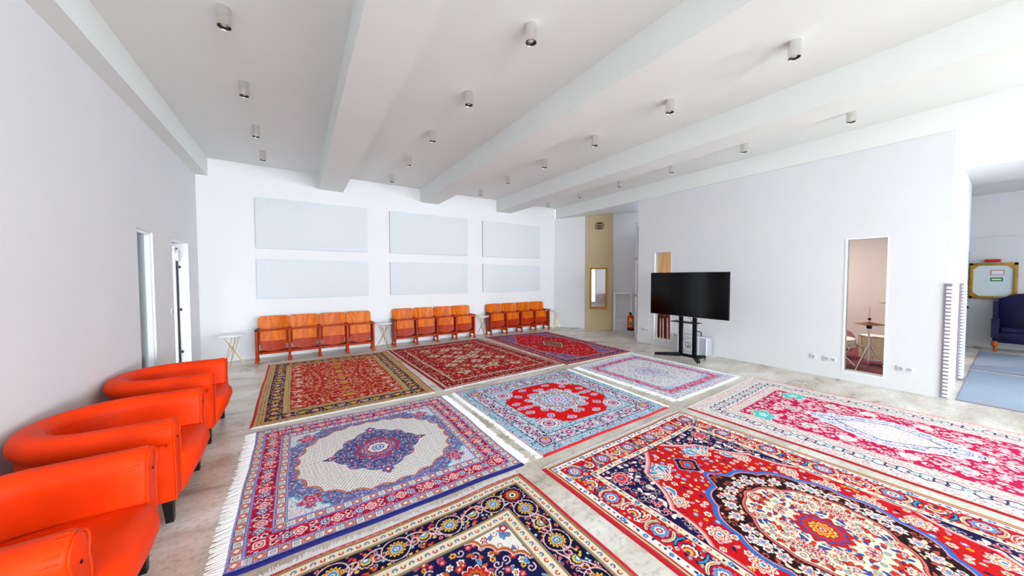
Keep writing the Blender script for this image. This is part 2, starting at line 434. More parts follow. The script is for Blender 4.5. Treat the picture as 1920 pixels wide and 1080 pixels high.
WH = (244, 240, 234); CR = (236, 224, 190); NV = (18, 22, 74); DK = (30, 14, 22); RD = (204, 18, 22); PK = (236, 150, 160); LB = (70, 150, 200)
BL = (40, 80, 160); TQ = (90, 196, 206); YL = (236, 196, 70); OR = (206, 96, 40); CM = (168, 14, 34); GN = (120, 170, 130); LV = (150, 150, 205); MG = (205, 20, 84)

def fl5(cv, R, a, b, c=None, k=6):
    def f_(x, y):
        cv.rosette(x, y, R * cv.rnd.uniform(0.8, 1.15), [(1, a), (0.55, b)] + ([(0.28, c)] if c else []), k, cv.rnd.uniform(0, 3), 0.35)
    return f_
def lf(cv, L, W, a, e=None):
    def f_(x, y): cv.leaf(x, y, L * cv.rnd.uniform(0.7, 1.2), W, cv.rnd.uniform(0, 2 * PI), a, e, 0.003, cv.rnd.uniform(-0.25, 0.25))
    return f_
def sp(cv, R, w, c):
    def f_(x, y): cv.spiral(x, y, R, cv.rnd.uniform(0, 6.28), 1.1, w, c, cv.rnd.choice((-1, 1)))
    return f_
def guard(cv, a, b, base, motifs, step, line=None, lw=0.004):
    cv.band(a, b, base)
    if line: cv.band(a, a + lw, line); cv.band(b - lw, b, line)
    cv.along((a + b) / 2, step, lambda x, y, t, i: motifs[i % len(motifs)](x, y))

def rug_H():   # red with dark scalloped medallion
    cv = Cv(2.14, 3.0, 0.004, RD); R = 0.02
    cv.band(0, 0.03, (170, 100, 70)); cv.band(0.012, 0.02, CR); cv.band(0.03, 0.036, RD)
    guard(cv, 0.036, 0.092, WH, [fl5(cv, 0.022, LB, BL, WH), lf(cv, 0.03, 0.009, NV), lf(cv, 0.024, 0.008, (190, 60, 70)), lf(cv, 0.03, 0.009, NV)], 0.042, NV, 0.003)
    cv.band(0.092, 0.262, (214, 20, 20))
    cv.clip = (cv.d > 0.094) & (cv.d < 0.26)
    cv.vine(0.177, 0.19, 0.05, 0.006, NV)
    cv.scatter(cv.clip, 0.042, [fl5(cv, 0.017, WH, CM), lf(cv, 0.04, 0.009, NV), fl5(cv, 0.015, PK, WH), fl5(cv, 0.014, LB, YL), lf(cv, 0.045, 0.008, CR, NV), fl5(cv, 0.013, YL, OR)])
    def m1(x, y, a, i):
        if i % 2 == 0:
            cv.rosette(x, y, 0.074, [(1, NV), (0.93, RD), (0.78, LV), (0.66, LB), (0.46, WH), (0.3, RD), (0.14, WH)], 8, a, 0.2)
            for sg in (-1, 1):
                for r_, c_, w_ in ((0.082, NV, 0.03), (0.082, CR, 0.02), (0.08, OR, 0.006)): cv.arc(x, y, r_, a + PI / 2 * sg - 0.8, a + PI / 2 * sg + 0.8, w_, c_)
        else:
            cv.palmette(x, y, 0.062, a, [NV, WH, (210, 30, 30), YL, BL])
            for sg in (-1, 1):
                cv.arc(x + 0.02 * cos(a), y + 0.02 * sin(a), 0.086, a + PI / 2 * sg - 0.6, a + PI / 2 * sg + 0.7, 0.024, NV if i % 4 == 1 else WH)
                cv.arc(x + 0.02 * cos(a), y + 0.02 * sin(a), 0.086, a + PI / 2 * sg - 0.5, a + PI / 2 * sg + 0.6, 0.012, LB if i % 4 == 1 else (220, 60, 50))
    cv.along(0.177, 0.19, m1); cv.clip = None
    guard(cv, 0.262, 0.318, (238, 228, 206), [fl5(cv, 0.022, LB, NV, WH), lf(cv, 0.032, 0.009, NV), fl5(cv, 0.015, (200, 60, 60), CR), lf(cv, 0.032, 0.008, (200, 175, 120)), lf(cv, 0.028, 0.009, NV)], 0.04, RD, 0.003)
    cv.band(0.318, 0.326, NV)
    fieldm = cv.d >= 0.326
    # corner spandrels
    u = cv.U / 0.744; v = cv.V / 1.174; th = np.arctan2(cv.V, cv.U)
    sc = (u ** 1.6 + v ** 1.7) * 0.98 + 0.09 * np.abs(np.sin(th * 8))
    span = fieldm & (sc > 1.12)
    cv.fill(fieldm & (sc > 1.06), (226, 130, 140)); cv.fill(fieldm & (sc > 1.085), (240, 200, 190)); cv.fill(span, NV)
    cv.clip = span
    cv.scatter(span, 0.05, [sp(cv, 0.03, 0.005, (230, 190, 190)), lf(cv, 0.06, 0.014, WH, (200, 60, 70)), fl5(cv, 0.024, WH, CM, WH), fl5(cv, 0.02, PK, CM), lf(cv, 0.05, 0.01, (200, 40, 50)), fl5(cv, 0.018, BL, YL)])
    cv.rosette(0.43, 0.45, 0.085, [(1, WH), (0.92, CM), (0.7, PK), (0.5, (220, 30, 40)), (0.22, LB)], 10)
    # red field flowers
    cv.clip = fieldm & (sc < 1.05)
    cv.scatter(cv.clip, 0.068, [lf(cv, 0.06, 0.010, NV), sp(cv, 0.03, 0.005, NV), fl5(cv, 0.024, WH, CM, YL), fl5(cv, 0.022, LB, WH, BL), lf(cv, 0.05, 0.011, PK, CM), fl5(cv, 0.02, PK, CM, WH), fl5(cv, 0.016, YL, OR), lf(cv, 0.04, 0.010, CR)], 0.32)
    for x, y in ((0.75, 0.62), (0.55, 0.86), (0.47, 1.16), (0.78, 0.44), (0.44, 1.4)):
        cv.rosette(x, y, 0.07, [(1, WH), (0.84, RD), (0.72, CR), (0.5, (206, 30, 20)), (0.36, WH), (0.2, LB)], 9, x * 5, 0.3)
    for x, y, a in ((0.66, 0.52, 0.6), (0.84, 0.50, 2.0), (0.60, 0.70, 2.2)):     # pale tulips with blue blades
        for da in (-0.35, 0.0, 0.4): cv.leaf(x, y, 0.12, 0.018, a + da, LB, WH, 0.010, da)
    # pendant
    pu, pv = cv.U, np.abs(cv.V - 0.86)
    for s_, c_ in ((0.125, LV), (0.11, DK), (0.07, (232, 150, 130)), (0.06, (200, 30, 30)), (0.03, LB)):
        cv.fill((pu * 1.0 + pv * 1.05) < s_ + 0.012 * np.abs(np.sin(np.arctan2(pv, pu) * 6)), c_)
    # medallion
    th = np.arctan2(cv.V / 0.66, cv.U / 0.6)
    rr = np.hypot(cv.U / 0.58, cv.V / 0.62) - 0.05 * np.abs(np.sin(th * 7)) - 0.12 * np.exp(-((th - PI / 2) / 0.13) ** 2)
    cv.fill(rr < 1.0, (50, 110, 200)); cv.fill(rr < 0.965, (60, 120, 205)); cv.fill(rr < 0.95, PK); cv.fill(rr < 0.935, (44, 14, 18))
    cv.clip = rr < 0.92
    cv.scatter(cv.clip, 0.055, [fl5(cv, 0.026, WH, CM, LB), lf(cv, 0.055, 0.013, (190, 80, 70), (60, 20, 22)), fl5(cv, 0.022, (210, 60, 50), WH), sp(cv, 0.026, 0.006, (200, 110, 90)), fl5(cv, 0.02, CR, OR, CM), lf(cv, 0.045, 0.012, CR, CM)], 0.25)
    for k in range(7):
        a = PI / 2 * (k + 0.5) / 7; cv.rosette(1.07 - 0.47 * cos(a), 1.5 - 0.5 * sin(a), 0.045, [(1, WH), (0.62, RD), (0.45, WH), (0.34, LB)], 7, a, 0.45)
    rr2 = np.hypot(cv.U / 0.385, cv.V / 0.40) - 0.07 * np.abs(np.sin(th * 4)) - 0.10 * np.exp(-((th - PI / 2) / 0.12) ** 2) - 0.08 * np.exp(-(th / 0.12) ** 2)
    cv.fill(rr2 < 1.02, (50, 16, 20)); cv.fill(rr2 < 0.99, (230, 110, 110)); cv.fill(rr2 < 0.955, (90, 20, 24)); cv.fill(rr2 < 0.94, (238, 226, 204))
    cv.clip = rr2 < 0.93
    cv.scatter(cv.clip, 0.036, [lf(cv, 0.045, 0.011, (206, 26, 20), DK), fl5(cv, 0.022, (206, 36, 24), WH, BL), lf(cv, 0.05, 0.009, BL, (120, 40, 90)), fl5(cv, 0.018, LB, YL), lf(cv, 0.045, 0.010, (222, 60, 40), (60, 20, 20)), sp(cv, 0.02, 0.006, (150, 60, 80)), lf(cv, 0.03, 0.01, (225, 140, 110))], 0.3)
    cv.rosette(1.07, 1.5, 0.15, [(1, (190, 30, 40)), (0.8, BL), (0.7, (214, 40, 26)), (0.52, (90, 50, 90)), (0.46, YL), (0.36, (220, 50, 20)), (0.28, YL), (0.2, RD), (0.13, WH), (0.07, RD)], 12, 0, 0.2)
    return cv.full()

def rug_I():   # navy border, multicolour
    cv = Cv(2.04, 3.0, 0.004, NV)
    def g(a, b):
        cv.band(a, b, (238, 224, 200)); cv.band(a, a + 0.006, (180, 130, 80)); cv.band(a + 0.006, a + 0.014, (120, 140, 110)); cv.band(a + 0.014, a + 0.019, OR)
        cv.band(b - 0.019, b - 0.014, OR); cv.band(b - 0.014, b - 0.006, (130, 160, 140)); cv.band(b - 0.006, b, (150, 110, 70))
        def m(x, y, t, i):
            c_ = (180, 40, 40) if i % 2 else (50, 100, 160)
            cv.arc(x, y, 0.011, t - 2.1 + (0 if i % 2 else PI), t + 2.1 + (0 if i % 2 else PI), 0.008, c_)
            cv.disc(x, y, 0.004, YL)
        cv.along((a + b) / 2, 0.046, m)
    cv.band(0, 0.008, (200, 20, 50)); g(0.008, 0.098)
    cv.band(0.098, 0.285, (16, 14, 52))
    cv.clip = (cv.d > 0.1) & (cv.d < 0.283)
    cv.scatter(cv.clip, 0.036, [fl5(cv, 0.013, PK, CM), lf(cv, 0.03, 0.008, (190, 60, 90)), fl5(cv, 0.012, LB, WH), lf(cv, 0.026, 0.009, YL), lf(cv, 0.03, 0.009, OR, CM), sp(cv, 0.015, 0.004, (235, 190, 200)), fl5(cv, 0.013, (190, 40, 50), YL)], 0.35)
    cv.vine(0.19, 0.21, 0.062, 0.009, (238, 200, 200))
    def m(x, y, a, i):
        sg = 1 if i % 2 else -1
        if i == 0:
            cv.rosette(x + .0, y + .0, 0.088, [(1, (238, 200, 200)), (0.94, (16, 14, 52)), (0.7, (190, 36, 36)), (0.5, YL), (0.44, (120, 90, 40)), (0.28, WH), (0.16, DK)], 12, a, 0.16)
            return
        if i % 2:
            cv.rosette(x, y, 0.086, [(1, (238, 200, 200)), (0.92, (16, 14, 52))], 3, a, 0.05)
            cv.rosette(x, y, 0.056, [(1, YL), (0.82, (180, 60, 40)), (0.66, CR), (0.56, LB), (0.24, WH), (0.14, RD)], 14, a, 0.3)
            for s2 in (-1, 1): cv.rosette(x + 0.07 * s2 * sin(a), y + 0.07 * s2 * cos(a), 0.018, [(1, WH), (0.75, (150, 50, 60))], 5)
        else:
            cv.palmette(x, y, 0.05, a, [(238, 200, 200), DK, YL, LB, WH])
            cv.spiral(x + 0.06 * sin(a), y + 0.06 * cos(a), 0.04, 0, 1.2, 0.007, (238, 200, 200)); cv.spiral(x - 0.06 * sin(a), y - 0.06 * cos(a), 0.04, 3, 1.2, 0.007, (238, 200, 200))
    cv.along(0.19, 0.165, m); cv.clip = None
    g(0.285, 0.385)
    fm = cv.d > 0.385; cv.clip = fm
    cv.scatter(fm, 0.052, [fl5(cv, 0.024, WH, CM, YL), fl5(cv, 0.026, (200, 30, 40), OR, WH), lf(cv, 0.06, 0.012, LB, (235, 200, 200)), sp(cv, 0.03, 0.007, (238, 200, 205)), lf(cv, 0.05, 0.012, OR, CM), fl5(cv, 0.018, YL, CM), lf(cv, 0.045, 0.012, (190, 60, 100), PK), fl5(cv, 0.02, (190, 40, 60), PK)], 0.3)
    s_ = (cv.P - 0.385) + (cv.Q - 0.385) * 0.9
    sc = s_ + 0.03 * np.abs(np.sin((cv.P - cv.Q) * 22))
    cv.fill(sc < 0.30, (238, 200, 200)); cv.fill(sc < 0.288, (190, 100, 40)); cv.fill(sc < 0.262, WH)
    cv.clip = fm & (sc < 0.26)
    cv.scatter(cv.clip, 0.05, [fl5(cv, 0.022, (190, 40, 50), WH, LB), sp(cv, 0.026, 0.005, (170, 70, 50)), lf(cv, 0.05, 0.011, LB, (150, 60, 60)), fl5(cv, 0.012, PK, NV)], 0.3)
    cv.clip = fm; cv.fill(sc < 0.085, LB)
    cv.rosette(0.415, 0.415, 0.03, [(1, RD), (0.5, WH)], 5)
    cv.clip = fm
    for x, y in ((0.72, 0.62), (0.95, 0.56), (0.52, 0.92), (0.62, 1.2)):
        cv.rosette(x, y, 0.085, [(1, WH), (0.93, (200, 24, 34)), (0.66, OR), (0.4, DK), (0.3, WH)], 11, x, 0.25)
    cv.rosette(1.02, 1.5, 0.5, [(1, WH), (0.97, RD)], 10, 0, 0.12, 1.2); cv.rosette(1.02, 1.5, 0.3, [(1, WH), (0.97, NV), (0.6, CR), (0.4, RD)], 8, 0, 0.2)
    return cv.full()

def rug_D():   # white field, violet corners, red border
    cv = Cv(1.99, 1.94, 0.004, WH); VB = (96, 100, 178)
    def g(a, b):
        cv.band(a, a + 0.018, (118, 124, 196)); cv.band(b - 0.018, b, (118, 124, 196)); cv.band(a + 0.018, b - 0.018, (206, 150, 150))
        dc = (a + b) / 2
        cv.along(dc, 0.014, lambda x, y, t, i: (cv.disc(x - (dc - a - 0.009) * cos(t), y - (dc - a - 0.009) * sin(t), 0.003, WH), cv.disc(x + (b - 0.009 - dc) * cos(t), y + (b - 0.009 - dc) * sin(t), 0.003, WH)))
        h = (b - a) / 2 - 0.02
        def m(x, y, t, i):
            c0, c1 = (0.024, h) if abs(sin(t)) > 0.5 else (h, 0.024)
            W = cv.win(x, y, 0.05)
            X = np.abs(cv.P[W] - x); Y = np.abs(cv.Q[W] - y)
            if i % 2: cv.put(W, (X < c0 + .003) & (Y < c1 + .003), DK); cv.put(W, (X < c0) & (Y < c1), WH); cv.put(W, (X < c0 * .7) & (Y < c1 * .7) & ((((X * 160 + Y * 130) % 2) < 0.8)), (60, 50, 80))
            else: cv.put(W, (X / (c0 + .004) + Y / (c1 + .004)) < 1, (200, 90, 50)); cv.put(W, (X / c0 + Y / c1) < 0.7, WH)
        cv.along(dc, 0.058, m)
    g(0.0, 0.088); cv.band(0.088, 0.212, (196, 20, 44))
    cv.clip = (cv.d > 0.088) & (cv.d < 0.212)
    cv.scatter(cv.clip, 0.027, [fl5(cv, 0.011, (225, 150, 170), CM), lf(cv, 0.022, 0.006, NV), lf(cv, 0.026, 0.006, (230, 190, 200)), fl5(cv, 0.008, (120, 120, 200), WH)], 0.4)
    def m(x, y, a, i):
        if i % 3 == 0: cv.rosette(x, y, 0.046, [(1, (210, 20, 60)), (0.85, WH), (0.66, (220, 80, 110)), (0.4, WH), (0.2, CM)], 4, a, 0.25)
        elif i % 3 == 1:
            for s2 in (-1, 1):
                cv.arc(x + s2 * 0.024 * cos(a), y + s2 * 0.024 * sin(a), 0.017, a, a + 5, 0.006, WH); cv.disc(x + s2 * 0.024 * cos(a), y + s2 * 0.024 * sin(a), 0.007, DK)
        else: cv.rosette(x, y, 0.04, [(1, (100, 110, 190)), (0.7, WH), (0.5, NV), (0.25, WH)], 6, a, 0.4)
    cv.along(0.15, 0.068, m); cv.clip = None
    g(0.212, 0.298)
    fm = cv.d > 0.298
    # white field with rows of tiny comma motifs
    cv.clip = fm
    cols_ = [(70, 90, 150), (190, 80, 90), (60, 60, 110), (90, 150, 170), (40, 50, 90)]
    k = 0; y = 0.30; r_ = 0
    while y < 0.99:
        x = 0.30 + (r_ * 0.0113) % 0.028
        while x < 1.02:
            cc = cols_[(k * 7 + r_ * 3) % 5]; cv.rosette(x, y, 0.0078, [(1, cc), (0.52, WH)], 1, 0, 0.1, 0.75); k += 1
            if k % 3 == 0: cv.disc(x + 0.014, y, 0.003, (205, 120, 120))
            x += 0.030
        y += 0.018; r_ += 1
    th = np.arctan2(cv.V, cv.U)
    sc = ((cv.U / 0.665) ** 2.2 + (cv.V / 0.64) ** 2.2) + 0.11 * np.abs(np.sin(th * 12))
    cv.fill(sc > 0.98, (190, 60, 60)); cv.fill(sc > 1.0, (214, 140, 100)); cv.fill(sc > 1.03, (112, 116, 172))
    cv.clip = fm & (sc > 1.03)
    cv.scatter(cv.clip, 0.024, [fl5(cv, 0.011, (70, 80, 160), WH, RD), fl5(cv, 0.01, (150, 160, 220), NV), fl5(cv, 0.010, (200, 80, 110), WH), lf(cv, 0.02, 0.005, NV), fl5(cv, 0.01, NV, PK), fl5(cv, 0.009, WH, VB)], 0.4)
    cd = (cv.P - 0.298) + (cv.Q - 0.298) + 0.03 * np.abs(np.sin((cv.P - cv.Q) * 30))
    cv.fill(cd < 0.30, (90, 190, 220)); cv.fill(cd < 0.28, (232, 232, 236))
    cv.clip = fm & (cd < 0.27); cv.scatter(cv.clip, 0.02, [fl5(cv, 0.007, (90, 110, 160), WH), fl5(cv, 0.006, (190, 90, 100), WH)], 0.3)
    cv.clip = fm; cv.rosette(0.44, 0.44, 0.10, [(1, (90, 190, 220)), (0.86, (206, 60, 90)), (0.5, (232, 130, 160)), (0.3, (196, 20, 50)), (0.12, WH)], 5, PI / 4, 0.5)
    cv.clip = fm & (np.hypot(cv.P - 0.44, cv.Q - 0.44) < 0.1); cv.scatter(cv.clip, 0.026, [fl5(cv, 0.009, (120, 110, 190), WH), fl5(cv, 0.008, NV, PK)], 0.4); cv.clip = fm
    # medallion
    rr = np.hypot(cv.U / 0.35, cv.V / 0.375) + 0.0; t2 = np.arctan2(cv.V, cv.U)
    sh = rr - 0.10 * np.abs(np.sin(t2 * 6)) - 0.16 * np.exp(-(t2 / 0.18) ** 2) - 0.1 * np.exp(-((t2 - PI / 2) / 0.2) ** 2)
    med = sh < 0.92; cv.fill(med, (84, 84, 150)); cv.clip = med & fm
    cv.scatter(med, 0.021, [fl5(cv, 0.010, NV, PK), fl5(cv, 0.010, (190, 40, 60), WH), fl5(cv, 0.011, (130, 130, 200), NV), fl5(cv, 0.009, WH, RD), lf(cv, 0.022, 0.006, (40, 40, 100)), fl5(cv, 0.008, TQ, NV)], 0.4)
    cv.rosette(0.995, 0.97, 0.20, [(1, (200, 30, 50)), (0.9, (120, 90, 150))], 10, 0, 0.18)
    W = cv.win(0.995, 0.97, 0.19); cl = cv.clip; cv.clip = cl & (np.hypot(cv.U, cv.V) < 0.15)
    cv.scatter(cv.clip, 0.02, [fl5(cv, 0.009, (200, 40, 60), WH), fl5(cv, 0.009, NV, WH)], 0.3); cv.clip = fm
    cv.rosette(0.995, 0.97, 0.105, [(1, (204, 30, 50)), (0.88, (226, 234, 240)), (0.55, (60, 90, 170)), (0.42, WH), (0.3, (40, 110, 180)), (0.14, WH)], 8, 0, 0.12)
    for cx in (0.995 - 0.40,):
        cv.rosette(cx, 0.97, 0.05, [(1, (70, 70, 140)), (0.6, (200, 60, 80)), (0.3, WH)], 4, 0, 0.4, 0.7); cv.leaf(cx - 0.06, 0.97, 0.06, 0.012, 0, NV)
    cv.rosette(0.995, 0.97 - 0.42, 0.05, [(1, (90, 90, 160)), (0.6, (200, 60, 80)), (0.3, WH)], 4, 0, 0.4, 1.2)
    return cv.full()

def rug_E():   # bright red field, turquoise guards, navy border
    cv = Cv(2.0, 1.94, 0.005, (160, 204, 220))
    def g(a, b):
        cv.band(a, b, (178, 208, 228)); cv.clip = (cv.d > a) & (cv.d < b)
        cv.scatter(cv.clip, 0.032, [fl5(cv, 0.013, (214, 90, 130), WH, CM), lf(cv, 0.03, 0.008, (60, 160, 180)), lf(cv, 0.026, 0.006, WH), lf(cv, 0.034, 0.008, NV), lf(cv, 0.034, 0.008, (90, 190, 206))], 0.35); cv.clip = None
    g(0, 0.105); cv.band(0.105, 0.113, NV); cv.band(0.113, 0.29, (226, 228, 240))
    cv.clip = (cv.d > 0.113) & (cv.d < 0.29)
    cv.scatter(cv.clip, 0.04, [lf(cv, 0.05, 0.011, NV), sp(cv, 0.025, 0.008, NV), fl5(cv, 0.017, (206, 100, 160), WH, CM), lf(cv, 0.04, 0.009, (150, 60, 110)), fl5(cv, 0.015, (150, 150, 210), NV), lf(cv, 0.03, 0.009, TQ)], 0.35)
    cv.vine(0.2, 0.16, 0.06, 0.011, NV)
    def m(x, y, a, i):
        if i == 0:
            cv.rosette(x, y, 0.10, [(1, NV), (0.88, WH), (0.76, (190, 90, 160)), (0.68, NV), (0.55, (226, 150, 200))], 16, a, 0.14); cv.rosette(x + 0.02, y + 0.02, 0.03, [(1, YL), (0.5, OR)], 6)
        elif i % 2 == 0: cv.rosette(x, y, 0.07, [(1, NV), (0.9, WH), (0.72, (212, 110, 170)), (0.5, (150, 60, 130)), (0.25, WH)], 10, a, 0.18)
        else: cv.rosette(x, y, 0.05, [(1, (160, 70, 130)), (0.7, (236, 190, 220)), (0.4, NV)], 6, a, 0.35)
    cv.along(0.2, 0.15, m); cv.clip = None
    cv.band(0.29, 0.298, NV); g(0.298, 0.36)
    fm = cv.d > 0.36; cv.fill(fm, (226, 12, 14))
    th = np.arctan2(cv.V, cv.U)
    cd = (cv.P - 0.36) + (cv.Q - 0.36)
    cv.clip = fm
    cv.fill(cd + 0.04 * np.abs(np.sin(th * 14)) < 0.37, (150, 204, 222))
    cv.scatter(fm & (cd < 0.38), 0.034, [fl5(cv, 0.015, (206, 90, 150), WH), lf(cv, 0.03, 0.008, NV), fl5(cv, 0.012, WH, CM), lf(cv, 0.03, 0.007, (60, 120, 150))], 0.35)
    cv.rosette(0.47, 0.47, 0.15, [(1, NV), (0.95, (236, 224, 240)), (0.8, (190, 110, 170)), (0.7, WH), (0.5, NV), (0.42, (220, 170, 210)), (0.2, (190, 60, 110))], 12, PI / 4, 0.14)
    red = fm & (cd > 0.44); cv.clip = red
    for x, y in ((0.8, 0.45), (0.62, 0.62), (0.46, 0.82), (0.97, 0.56), (0.55, 0.97), (0.8, 0.66), (0.44, 0.97), (0.66, 0.8)):
        for k in range(6): cv.rosette(x + 0.040 * cos(k * 1.05 + x * 9), y + 0.034 * sin(k * 1.05 + x * 9), 0.021 * (0.7 + 0.3 * (k % 3)), [(1, (238, 224, 240)), (0.5, (200, 90, 150) if k % 2 else (110, 90, 160))], 5, k, 0.3)
        cv.rosette(x, y, 0.026, [(1, (120, 90, 170)), (0.5, WH)], 5)
        cv.leaf(x, y + 0.045, 0.05, 0.012, 1.3, (120, 100, 170))
    t2 = np.arctan2(cv.V, cv.U); sh = np.hypot(cv.U / 0.36, cv.V / 0.34) - 0.14 * np.abs(np.cos(t2 * 8))
    cv.clip = fm; cv.fill(sh < 0.93, (226, 228, 240)); cv.clip = fm & (sh < 0.93)
    cv.scatter(cv.clip, 0.036, [fl5(cv, 0.014, (150, 70, 140), WH), lf(cv, 0.035, 0.008, NV), lf(cv, 0.03, 0.008, (110, 120, 190)), fl5(cv, 0.014, NV, WH), sp(cv, 0.016, 0.006, NV)], 0.35)
    for k in range(5):
        a = PI / 2 * k / 4; cv.rosette(1.0 - 0.235 * cos(a), 0.97 - 0.235 * sin(a), 0.045, [(1, NV), (0.8, WH), (0.5, (200, 90, 150))], 6, a, 0.3)
    cv.rosette(1.0, 0.97, 0.15, [(1, (130, 150, 220)), (0.86, (226, 230, 244)), (0.62, (140, 130, 200)), (0.5, (236, 210, 232)), (0.3, (206, 90, 140)), (0.15, WH)], 8, 0, 0.25)
    return cv.full()

def rug_F():   # pale all-over
    cv = Cv(1.92, 2.0, 0.006, (232, 230, 240)); P2 = (216, 40, 90)
    cv.clip = cv.d < 0.16
    cv.scatter(cv.clip, 0.045, [fl5(cv, 0.02, (120, 120, 180), WH), lf(cv, 0.045, 0.009, (60, 50, 90)), lf(cv, 0.04, 0.008, (220, 160, 180)), fl5(cv, 0.014, (200, 190, 225), (150, 60, 90))], 0.35)
    cv.clip = None; cv.band(0.0, 0.012, WH); cv.band(0.15, 0.17, (140, 180, 220)); cv.band(0.17, 0.29, (226, 160, 186)); cv.band(0.29, 0.31, (140, 180, 220))
    cv.clip = (cv.d > 0.17) & (cv.d < 0.29)
    cv.scatter(cv.clip, 0.038, [fl5(cv, 0.018, (240, 225, 235), P2), lf(cv, 0.04, 0.011, P2), sp(cv, 0.024, 0.010, P2), lf(cv, 0.03, 0.010, (190, 20, 60))], 0.3)
    cv.vine(0.23, 0.1, 0.04, 0.015, (206, 24, 70)); cv.clip = cv.d > 0.31
    cv.scatter(cv.clip, 0.036, [lf(cv, 0.036, 0.007, (120, 110, 180)), fl5(cv, 0.014, (240, 240, 248), (200, 100, 120)), lf(cv, 0.03, 0.006, (206, 90, 110)), fl5(cv, 0.012, (150, 200, 220), WH), sp(cv, 0.018, 0.006, (90, 80, 150)), lf(cv, 0.03, 0.006, (70, 60, 120)), fl5(cv, 0.012, WH, (150, 130, 200)), fl5(cv, 0.012, WH, (220, 150, 120)), lf(cv, 0.03, 0.012, WH), lf(cv, 0.03, 0.012, WH)], 0.4)
    cd = (cv.P - 0.31) + (cv.Q - 0.31); W_ = cd < 0.2; cv.fill(W_, (176, 206, 232)); cv.clip = (cv.d > 0.31) & W_
    cv.scatter(cv.clip, 0.036, [fl5(cv, 0.013, WH, (200, 80, 120)), lf(cv, 0.03, 0.006, (90, 90, 160))], 0.3); cv.clip = None
    rr = np.hypot(cv.U / 0.28, cv.V / 0.28)
    cv.clip = rr < 1; cv.scatter(cv.clip, 0.034, [lf(cv, 0.03, 0.008, (90, 80, 160)), fl5(cv, 0.013, (130, 120, 200), WH), fl5(cv, 0.012, WH, (190, 80, 130)), lf(cv, 0.03, 0.007, (170, 170, 220))], 0.35)
    for k in range(4): cv.arc(0.96, 1.0, 0.07 + 0.07 * k, 3.1, 4.8, 0.010, (120, 110, 190) if k % 2 else (214, 190, 220))
    cv.rosette(0.96, 1.0, 0.07, [(1, (120, 110, 190)), (0.7, WH), (0.4, (200, 70, 110))], 8)
    return cv.full()

def rug_G():   # magenta field, ivory borders
    cv = Cv(2.12, 3.0, 0.005, (240, 232, 232))
    def g(a, b):
        cv.band(a, b, (238, 222, 218)); cv.band(a, a + 0.006, (206, 110, 120)); cv.band(b - 0.006, b, (190, 150, 150)); cv.clip = (cv.d > a + .006) & (cv.d < b - .006)
        cv.scatter(cv.clip, 0.03, [fl5(cv, 0.011, (222, 130, 140), WH), lf(cv, 0.02, 0.005, (120, 130, 120)), fl5(cv, 0.010, (200, 190, 210), (190, 60, 80)), lf(cv, 0.02, 0.005, WH)], 0.3); cv.clip = None
    g(0, 0.11); cv.band(0.11, 0.29, (238, 236, 236)); cv.clip = (cv.d > 0.11) & (cv.d < 0.29)
    cv.scatter(cv.clip, 0.044, [fl5(cv, 0.018, (232, 200, 205), (220, 140, 150)), lf(cv, 0.045, 0.012, (200, 220, 215)), lf(cv, 0.04, 0.01, (225, 190, 190)), lf(cv, 0.035, 0.006, NV)], 0.3)
    cv.vine(0.2, 0.13, 0.055, 0.014, NV); cv.vine(0.2, 0.13, -0.055, 0.011, NV)
    cv.along(0.2, 0.13, lambda x, y, a, i: cv.rosette(x + 0.0, y, 0.045, [(1, NV), (0.72, (240, 226, 226)), (0.4, (226, 150, 165))], 6, a, 0.2) if i % 2 else cv.rosette(x, y, 0.036, [(1, (30, 34, 80)), (0.8, WH), (0.4, (120, 200, 200))], 5, a, 0.2))
    cv.clip = None; g(0.29, 0.40)
    fm = cv.d > 0.40; cv.fill(fm, MG); cv.clip = fm
    cv.scatter(fm, 0.062, [fl5(cv, 0.033, (240, 214, 226), (232, 150, 180), WH), sp(cv, 0.034, 0.010, (240, 200, 214)), lf(cv, 0.075, 0.014, (242, 220, 228), (190, 10, 60)), fl5(cv, 0.024, WH, (210, 60, 110)), lf(cv, 0.06, 0.013, (236, 190, 205)), fl5(cv, 0.018, (130, 180, 190), WH)], 0.3)
    for x, y, a in ((0.50, 0.52, 1.1),):
        cv.rosette(x + 0.03, y + 0.09, 0.12, [(1, WH), (0.9, (90, 204, 200)), (0.4, (190, 235, 230))], 5, a, 0.35, 1.5)
    cv.rosette(0.62, 1.0, 0.09, [(1, MG), (0.85, WH), (0.5, (236, 190, 205)), (0.25, (130, 180, 190))], 8, 0, 0.3)
    cv.rosette(0.56, 1.30, 0.10, [(1, (220, 20, 90)), (0.8, WH), (0.3, (240, 200, 215))], 7, 0, 0.3)
    cv.rosette(1.06, 0.72, 0.09, [(1, WH), (0.85, (200, 20, 70)), (0.6, (236, 220, 230)), (0.3, (120, 190, 190))], 4, 0, 0.4, 1.8)
    t2 = np.arctan2(cv.V / 0.55, cv.U / 0.40)
    sh = (cv.U / 0.40) ** 1.35 + (cv.V / 0.62) ** 1.1 + 0.03 * np.abs(np.sin(t2 * 6))
    cv.clip = fm; cv.fill(sh < 1.04, WH); cv.fill(sh < 1.0, (232, 232, 246)); cv.clip = fm & (sh < 0.98)
    cv.scatter(cv.clip, 0.046, [lf(cv, 0.05, 0.008, (60, 60, 150)), sp(cv, 0.026, 0.007, (60, 60, 140)), fl5(cv, 0.02, (170, 150, 220), WH), fl5(cv, 0.016, (230, 170, 200), WH)], 0.3)
    cv.fill(sh < 0.60, NV); cv.fill(sh < 0.57, (244, 240, 244)); cv.clip = fm & (sh < 0.55)
    cv.scatter(cv.clip, 0.04, [fl5(cv, 0.014, (240, 200, 210), WH), lf(cv, 0.035, 0.006, (200, 200, 225)), lf(cv, 0.03, 0.006, (226, 160, 180))], 0.3)
    return cv.full()

